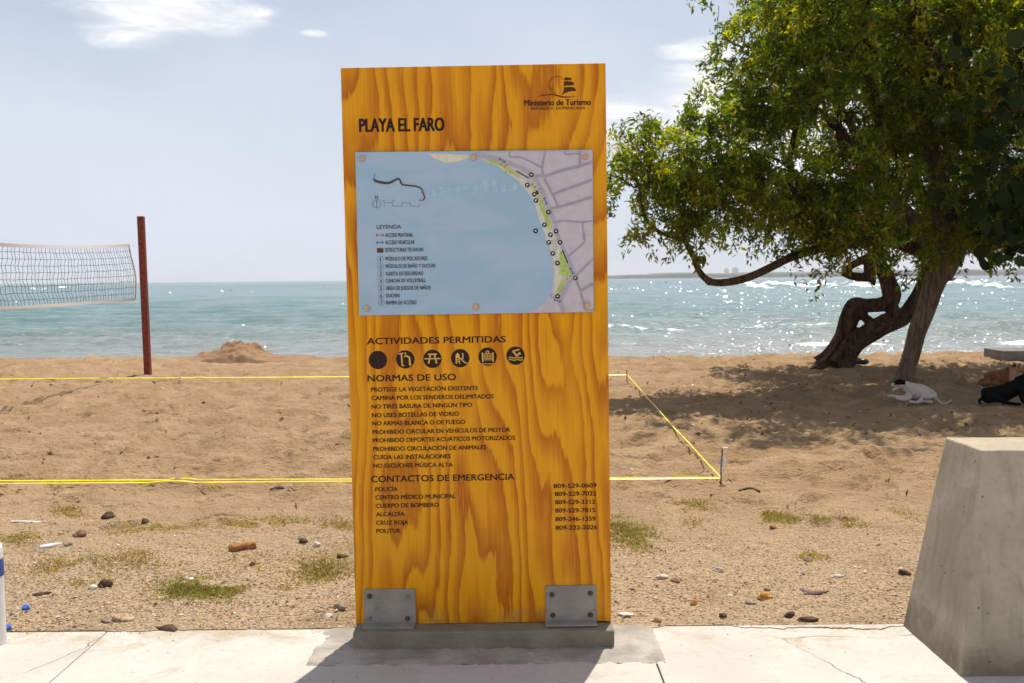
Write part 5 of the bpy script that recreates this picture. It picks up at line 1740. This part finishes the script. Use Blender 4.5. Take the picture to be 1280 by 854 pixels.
ROCKS = [(134, 649, 16, 'dark', 'blackish round stone in the dry grass, larger of two by the tape', (1, .8, .75)), (181, 655, 11, 'dark', 'small round dark stone right of the larger blackish one by the tape', (1, .8, .8)),
         (100, 670, 14, 'brown', 'reddish brown angular stone in the grass left of the board', (1, .8, .7)), (156, 776, 26, 'tan', 'flat sandy tan stone near the pavement edge at left', (1, .7, .5)),
         (134, 777, 12, 'grey', 'grey chip touching the flat tan stone near the pavement', (1, .7, .5)), (210, 787, 26, 'dark', 'crumbled dark clod on the pavement edge at left', (1, .5, .3)),
         (131, 733, 16, 'dark', 'dark brown stone beside a white shell in the left rubble', (1, .8, .7)), (115, 736, 11, 'white', 'white shell lying left of a dark brown stone', (1, .7, .5)),
         (378, 678, 12, 'dark', 'dark stone lying right of the brick coloured wood piece', (1, .8, .6)), (396, 682, 9, 'white', 'round whitish pebble right of a dark stone left of the board', (1, .9, .8)),
         (238, 725, 11, 'white', 'white stone at the top of the greenest grass patch', (1, .7, .5)), (54, 743, 20, 'dark', 'flat dark clod near the blue cap at left', (1, .5, .25)),
         (425, 761, 18, 'grey', 'grey brown rubble lump just left of the board foot', (1, .8, .6)), (411, 771, 9, 'white', 'small white pebble by the rubble left of the board foot', (1, .8, .6)),
         (315, 706, 8, 'brown', 'small brown pebble below the brick coloured wood piece', (1, .8, .7)), (427, 697, 13, 'dark', 'blackish wedge of stone left of the board', (1, .7, .5)),
         (958, 748, 19, 'ochre', 'ochre orange stone on the bare dirt between board and block', (1, .7, .5)), (937, 755, 13, 'grey', 'grey stone left of the ochre stone', (1, .8, .6)),
         (958, 738, 9, 'grey', 'small grey pebble behind the ochre stone', (1, .8, .8)), (867, 755, 9, 'ochre', 'small yellowish pebble right of the board', (1, .9, .8)),
         (987, 770, 13, 'dark', 'dark grey stone close to the pavement edge', (1, .8, .6)), (1008, 776, 24, 'dark', 'flat dark clod at the pavement edge right of the dark grey stone', (1, .4, .3)),
         (898, 714, 12, 'pale', 'pale shell on the dirt right of the board', (1, .7, .6)), (826, 723, 20, 'pale', 'broad pale rock lying right of the board', (1, .7, .4)),
         (843, 727, 12, 'brown', 'brown stone touching the broad pale rock', (1, .7, .6)), (1131, 718, 13, 'dark', 'dark stone peeping from behind the concrete block', (1, .8, .7)),
         (903, 771, 9, 'dark', 'dark round pebble near the pavement right of the board', (1, .9, .8)), (822, 778, 12, 'brown', 'brown stone touching the pavement next to the board', (1, .7, .6)),
         (1046, 722, 14, 'white', 'bright white fragment near the rusty curved bark', (1, .4, .4)), (967, 661, 9, 'brown', 'brown stone in front of the green verge right of the board', (1, .8, .7)),
         (1010, 701, 10, 'grey', 'grey stone on bare dirt below the green verge', (1, .8, .7)), (1165, 755, 4, 'dark', 'x', None)]
for i, (px, py, wp, col, lab, asp) in enumerate(ROCKS):
    if asp is None: continue
    shell = 'shell' in lab.split()[:3]
    rock(px, py, wp, col, lab, asp, 'shell' if shell else ('clod' if 'clod' in lab else 'stone'), 'shell' if shell else ('clod' if 'clod' in lab else ('pebble' if 'pebble' in lab else 'stone')), i)


def lying(name, pts, col, label, cat, seg=7, flatten=1.0):
    """a stick, bark strip or wrapper lying along photo points (px,py,r_m)"""
    bm = bmesh.new()
    g = [(lambda p, r: (p.x, p.y, p.z + r * .6, r))(on_sand(a, b), r) for a, b, r in pts]
    tube(bm, g, seg, 5, .15, 20, 3)
    if flatten != 1.0:
        z0 = min(v.co.z for v in bm.verts)
        for v in bm.verts: v.co.z = z0 + (v.co.z - z0) * flatten
    return tag(obj(name, bm, col, None, True), label, cat)


lying('wood_piece', [(288, 689, .024), (300, 687.5, .028), (320, 685, .026)], ROCKM['brick'], 'short brick coloured piece of wood on the ground left of the board', 'wood')
lying('bark_strip', [(1003, 737, .012), (1012, 742, .016), (1025, 742, .016), (1036, 739, .008)], simple('rusty_bark', (.1, .055, .045), .8), 'dark curved strip of bark on bare dirt near the concrete block', 'bark', 8, .6)
WHITE_L = simple('white_litter', (.68, .66, .62), .5)
lying('plastic_strip', [(14, 652.5, .012), (30, 652, .015), (51, 652, .012)], WHITE_L, 'long white plastic strip lying at the far left below the tape', 'litter', 6, .5)
lying('crumpled_wrapper', [(50, 685, .02), (60, 684, .026), (70, 681, .02), (77, 679, .012)], simple('clear_wrapper', (.6, .6, .6), .25), 'crumpled clear plastic wrapper in the grass at left', 'litter', 7, .6)
rock(85, 682, 10, 'grey', 'light grey stone touching the crumpled plastic wrapper', (1, .8, .6), 'stone', 'stone', 77)
lying('driftwood_stick', [(338, 613, .010), (350, 611, .012), (362, 615, .008)], ROCKM['dark'], 'forked dark stick below the tape left of the board', 'stick', 6, 1)
lying('driftwood_stick', [(924, 614.5, .008), (936, 612, .012), (950, 615, .007)], ROCKM['dark'], 'dark stick on the sand right of the corner stake', 'stick', 6, 1)
BLUE_L = simple('blue_plastic', (.02, .10, .5), .4)
for px, py, lab in ((32, 762, 'bright blue bottle cap lying in the dirt near the bollard'), (9, 787, 'blue bottle cap half hidden behind the white bollard'), (1254, 506.5, 'small blue bottle cap in front of the black dog')):
    p = on_sand(px, py)
    bm = bmesh.new()
    r = bmesh.ops.create_cone(bm, cap_ends=True, segments=24, radius1=.0185, radius2=.017, depth=.014)
    bmesh.ops.bevel(bm, geom=[e for e in bm.edges if abs(e.verts[0].co.z - e.verts[1].co.z) < 1e-5 and e.verts[0].co.z > 0], offset=.003, segments=2, affect='EDGES')
    bmesh.ops.rotate(bm, verts=bm.verts[:], cent=(0, 0, 0), matrix=Matrix.Rotation(.35, 3, 'X'))
    tag(obj('bottle_cap', bm, BLUE_L, None, False, (p.x, p.y, p.z + .010)), lab, 'bottle cap', 'blue bottle caps')
# tile chip by the footing
p = on_sand(783, 771)
bm = bmesh.new()
vs = [bm.verts.new((x * .05, y * .05, 0)) for x, y in ((-.9, .35), (.1, .5), (.75, .05), (.55, -.35), (.0, -.2), (-.3, -.35))]
f = bm.faces.new(vs)
g = bmesh.ops.extrude_face_region(bm, geom=[f])
for v in [x for x in g['geom'] if isinstance(x, bmesh.types.BMVert)]: v.co.z += .008
bmesh.ops.recalc_face_normals(bm, faces=bm.faces[:])
tag(obj('tile_chip', bm, simple('pale_chip', (.5, .46, .41), .8), None, False, (p.x, p.y, p.z + .006)), 'flat pale chip of tile beside the board footing', 'tile chip')
# curled leaf on the court
for px, py, rot, col, lab, sz in ((279, 544, .4, (.45, .15, .03), 'curled orange dead leaf on the court sand', .042), (808, 532.5, 1.2, (.06, .22, .13), 'small torn green wrapper on the court sand right of the board', .03)):
    p = on_sand(px, py)
    bm = bmesh.new()
    prev = None
    for i in range(8):
        t = i / 7
        hw = sz * .5 * math.sin(math.pi * (.08 + .87 * t)) + .002
        cur = [bm.verts.new(((t - .5) * sz * 1.6, s_ * hw, .012 + .03 * (s_ * hw / .03) ** 2 * .6 + .035 * t * t)) for s_ in (-1, -.5, 0, .5, 1)]
        if prev:
            for k in range(4): bm.faces.new((prev[k], prev[k + 1], cur[k + 1], cur[k]))
        prev = cur
    bmesh.ops.solidify(bm, geom=bm.faces[:], thickness=.001)
    bmesh.ops.rotate(bm, verts=bm.verts[:], cent=(0, 0, 0), matrix=Matrix.Rotation(rot, 3, 'Z'))
    tag(obj('dead_leaf' if col[0] > .3 else 'torn_wrapper', bm, simple('leaf_scrap', col, .6), None, True, (p.x, p.y, p.z)), lab, 'leaf' if col[0] > .3 else 'litter')
# dark flattened bottle-like bag at the twisted tree's foot
p = ground(1066, 455)
bm = bmesh.new()
for (x, y, z, r) in ((-.16, 0, .06, (.12, .1, .07)), (0, .02, .07, (.14, .1, .08)), (.16, 0, .06, (.1, .08, .06))): ellipsoid(bm, (x, y, z), r, 3)
me = remesh(bm, .015, 3)
o = link_mesh('dark_bag', me, simple('dark_plastic', (.012, .02, .022), .35)); o.location = (p.x, p.y - .1, -.01)
tag(o, 'dark slumped bag lying at the foot of the twisted tree', 'bag')

# ------------------------------------------------------------------ uncountable ground cover
# gravel in the dirt verge
N = 24000
gy = 4.37 + rng.gamma(1.35, 0.75, N)
gx = rng.uniform(-1, 1, N) * (0.58 * gy + 0.5)
gy[:900] = 4.37 - np.abs(rng.normal(0, .07, 900))
clus = fbm(gx * 1.3, gy * 1.3, 90, 3)
keep = (clus > -0.12 + rng.normal(0, .12, N)) & ~((gx > -.75) & (gx < .48) & (gy < 4.42)) & ~((gx > 1.74) & (gy < 4.38))
gx, gy = gx[keep], gy[keep]
n = len(gx)
gzv = np.where(gy < 4.36, 0.001, sand_h(gx, gy))
sz = np.clip(rng.lognormal(-5.65, 0.48, n), .0016, .012) * np.where(gy < 4.36, .5, 1)
octv = np.array([(1, 0, 0), (-1, 0, 0), (0, 1, 0), (0, -1, 0), (0, 0, 1), (0, 0, -1), (.65, .65, .1), (-.65, .65, -.1), (.65, -.65, .15), (-.65, -.65, .1)], float)
octf = np.array([(6, 4, 0), (2, 4, 6), (7, 4, 2), (1, 4, 7), (9, 4, 1), (3, 4, 9), (8, 4, 3), (0, 4, 8)])
ang = rng.uniform(0, 6.28, n)
ca, sa = np.cos(ang), np.sin(ang)
jit = octv[None] * (1 + rng.uniform(-.35, .35, (n, 10, 1)))
jit = jit * sz[:, None, None] * np.stack([rng.uniform(.8, 1.3, n), rng.uniform(.6, 1, n), rng.uniform(.45, .85, n)], -1)[:, None, :]
px_ = jit[..., 0] * ca[:, None] - jit[..., 1] * sa[:, None] + gx[:, None]
py_ = jit[..., 0] * sa[:, None] + jit[..., 1] * ca[:, None] + gy[:, None]
pz_ = jit[..., 2] + (gzv + sz * .25)[:, None]
pal = np.array([(.13, .085, .05), (.24, .165, .10), (.40, .29, .18), (.48, .38, .26), (.60, .52, .42), (.40, .22, .09), (.21, .165, .12), (.08, .055, .04)])
tone = pal[rng.choice(8, n, p=[.14, .22, .24, .16, .05, .07, .08, .04])] * rng.uniform(.8, 1.2, n)[:, None]
me = np_mesh('gravel', np.stack([px_, py_, pz_], -1).reshape(-1, 3), (octf[None] + (np.arange(n) * 10)[:, None, None]).reshape(-1, 3), attr=np.repeat(tone, 10, axis=0))
tag(link_mesh('gravel', me, TONE), kind='stuff')

# scraps of bark, shell and leaf on the open sand and under the trees
N = 2600
ly = rng.uniform(6.5, 19.5, N); lx = rng.uniform(-1, 1, N) * (.6 * ly + 1)
und = (lx > 1.8) & (ly > 9.5)
keep = und | (rng.random(N) < .22)
lx, ly, und = lx[keep], ly[keep], und[keep]
n = len(lx); lz = sand_h(lx, ly) + .008
D = rng.normal(size=(n, 3)); D[:, 2] = np.abs(D[:, 2]) * .3
L = rng.uniform(.025, .08, n)
pal = np.array([(.3, .17, .07), (.2, .11, .05), (.12, .07, .04), (.42, .25, .1), (.6, .55, .48)])
tone = pal[rng.choice(5, n, p=[.3, .27, .25, .1, .08])]
me = leaves_mesh('leaf_litter', np.stack([lx, ly, lz], -1), D, L, L * rng.uniform(.25, .6, n), tone, .1)
tag(link_mesh('leaf_litter', me, TONE), kind='stuff')

# thin grass on the verge: (photo px, py, half-width px, half-height px, blades, greenness)
PATCH = [(270, 736, 62, 13, 1900, .85), (235, 740, 28, 8, 700, .95), (330, 738, 40, 9, 600, .6), (405, 714, 34, 13, 900, .6), (330, 655, 70, 7, 800, .35), (425, 660, 30, 8, 400, .35), (210, 657, 45, 6, 700, .2), (85, 640, 22, 6, 350, .25), (130, 664, 40, 7, 500, .3), (85, 710, 60, 14, 900, .4),
         (180, 700, 45, 10, 500, .35), (60, 672, 50, 6, 350, .35), (115, 733, 20, 7, 300, .6), (20, 674, 22, 8, 300, .5), (785, 668, 28, 11, 1100, .8), (770, 655, 14, 8, 400, .85), (800, 682, 30, 9, 500, .6), (865, 630, 30, 7, 450, .3), (955, 640, 22, 7, 700, .75), (1000, 648, 75, 7, 1300, .6), (1060, 650, 60, 5, 500, .5), (885, 655, 25, 6, 250, .4),
         (1015, 695, 18, 6, 220, .3), (350, 700, 120, 25, 700, .35), (900, 640, 130, 14, 600, .25), (1120, 640, 40, 6, 250, .3)]
C = []; g_ = []
for (px, py, rx, ry, n, gr) in PATCH:
    n = int(n * 2.4)
    a = rng.normal(0, .62, (n, 2))
    for k in range(n):
        p = ground(px + a[k, 0] * rx, py + a[k, 1] * ry, -.01)
        if p.y < 4.5: continue
        C.append((p.x, p.y, 0)); g_.append(gr)
C = np.array(C); g_ = np.array(g_)
cl = fbm(C[:, 0] * 4.5, C[:, 1] * 4.5, 95, 3)
k = cl > -.05 + rng.normal(0, .12, len(C))
C, g_ = C[k], g_[k]
C[:, 2] = sand_h(C[:, 0], C[:, 1]) - .002
n = len(C)
D = rng.normal(size=(n, 3)) * .75; D[:, 2] = rng.uniform(.25, 1.0, n)
L = rng.uniform(.006, .034, n)
green = rng.random(n) < g_ * .75
tone = np.where(green[:, None], np.array([.27, .27, .075]) * rng.uniform(.7, 1.3, (n, 1)), np.array([.50, .38, .15]) * rng.uniform(.7, 1.25, (n, 1)))
me = leaves_mesh('grass', C, D, L, rng.uniform(.0015, .0036, n), tone, .8)
tag(link_mesh('grass', me, GRASSM), kind='stuff')
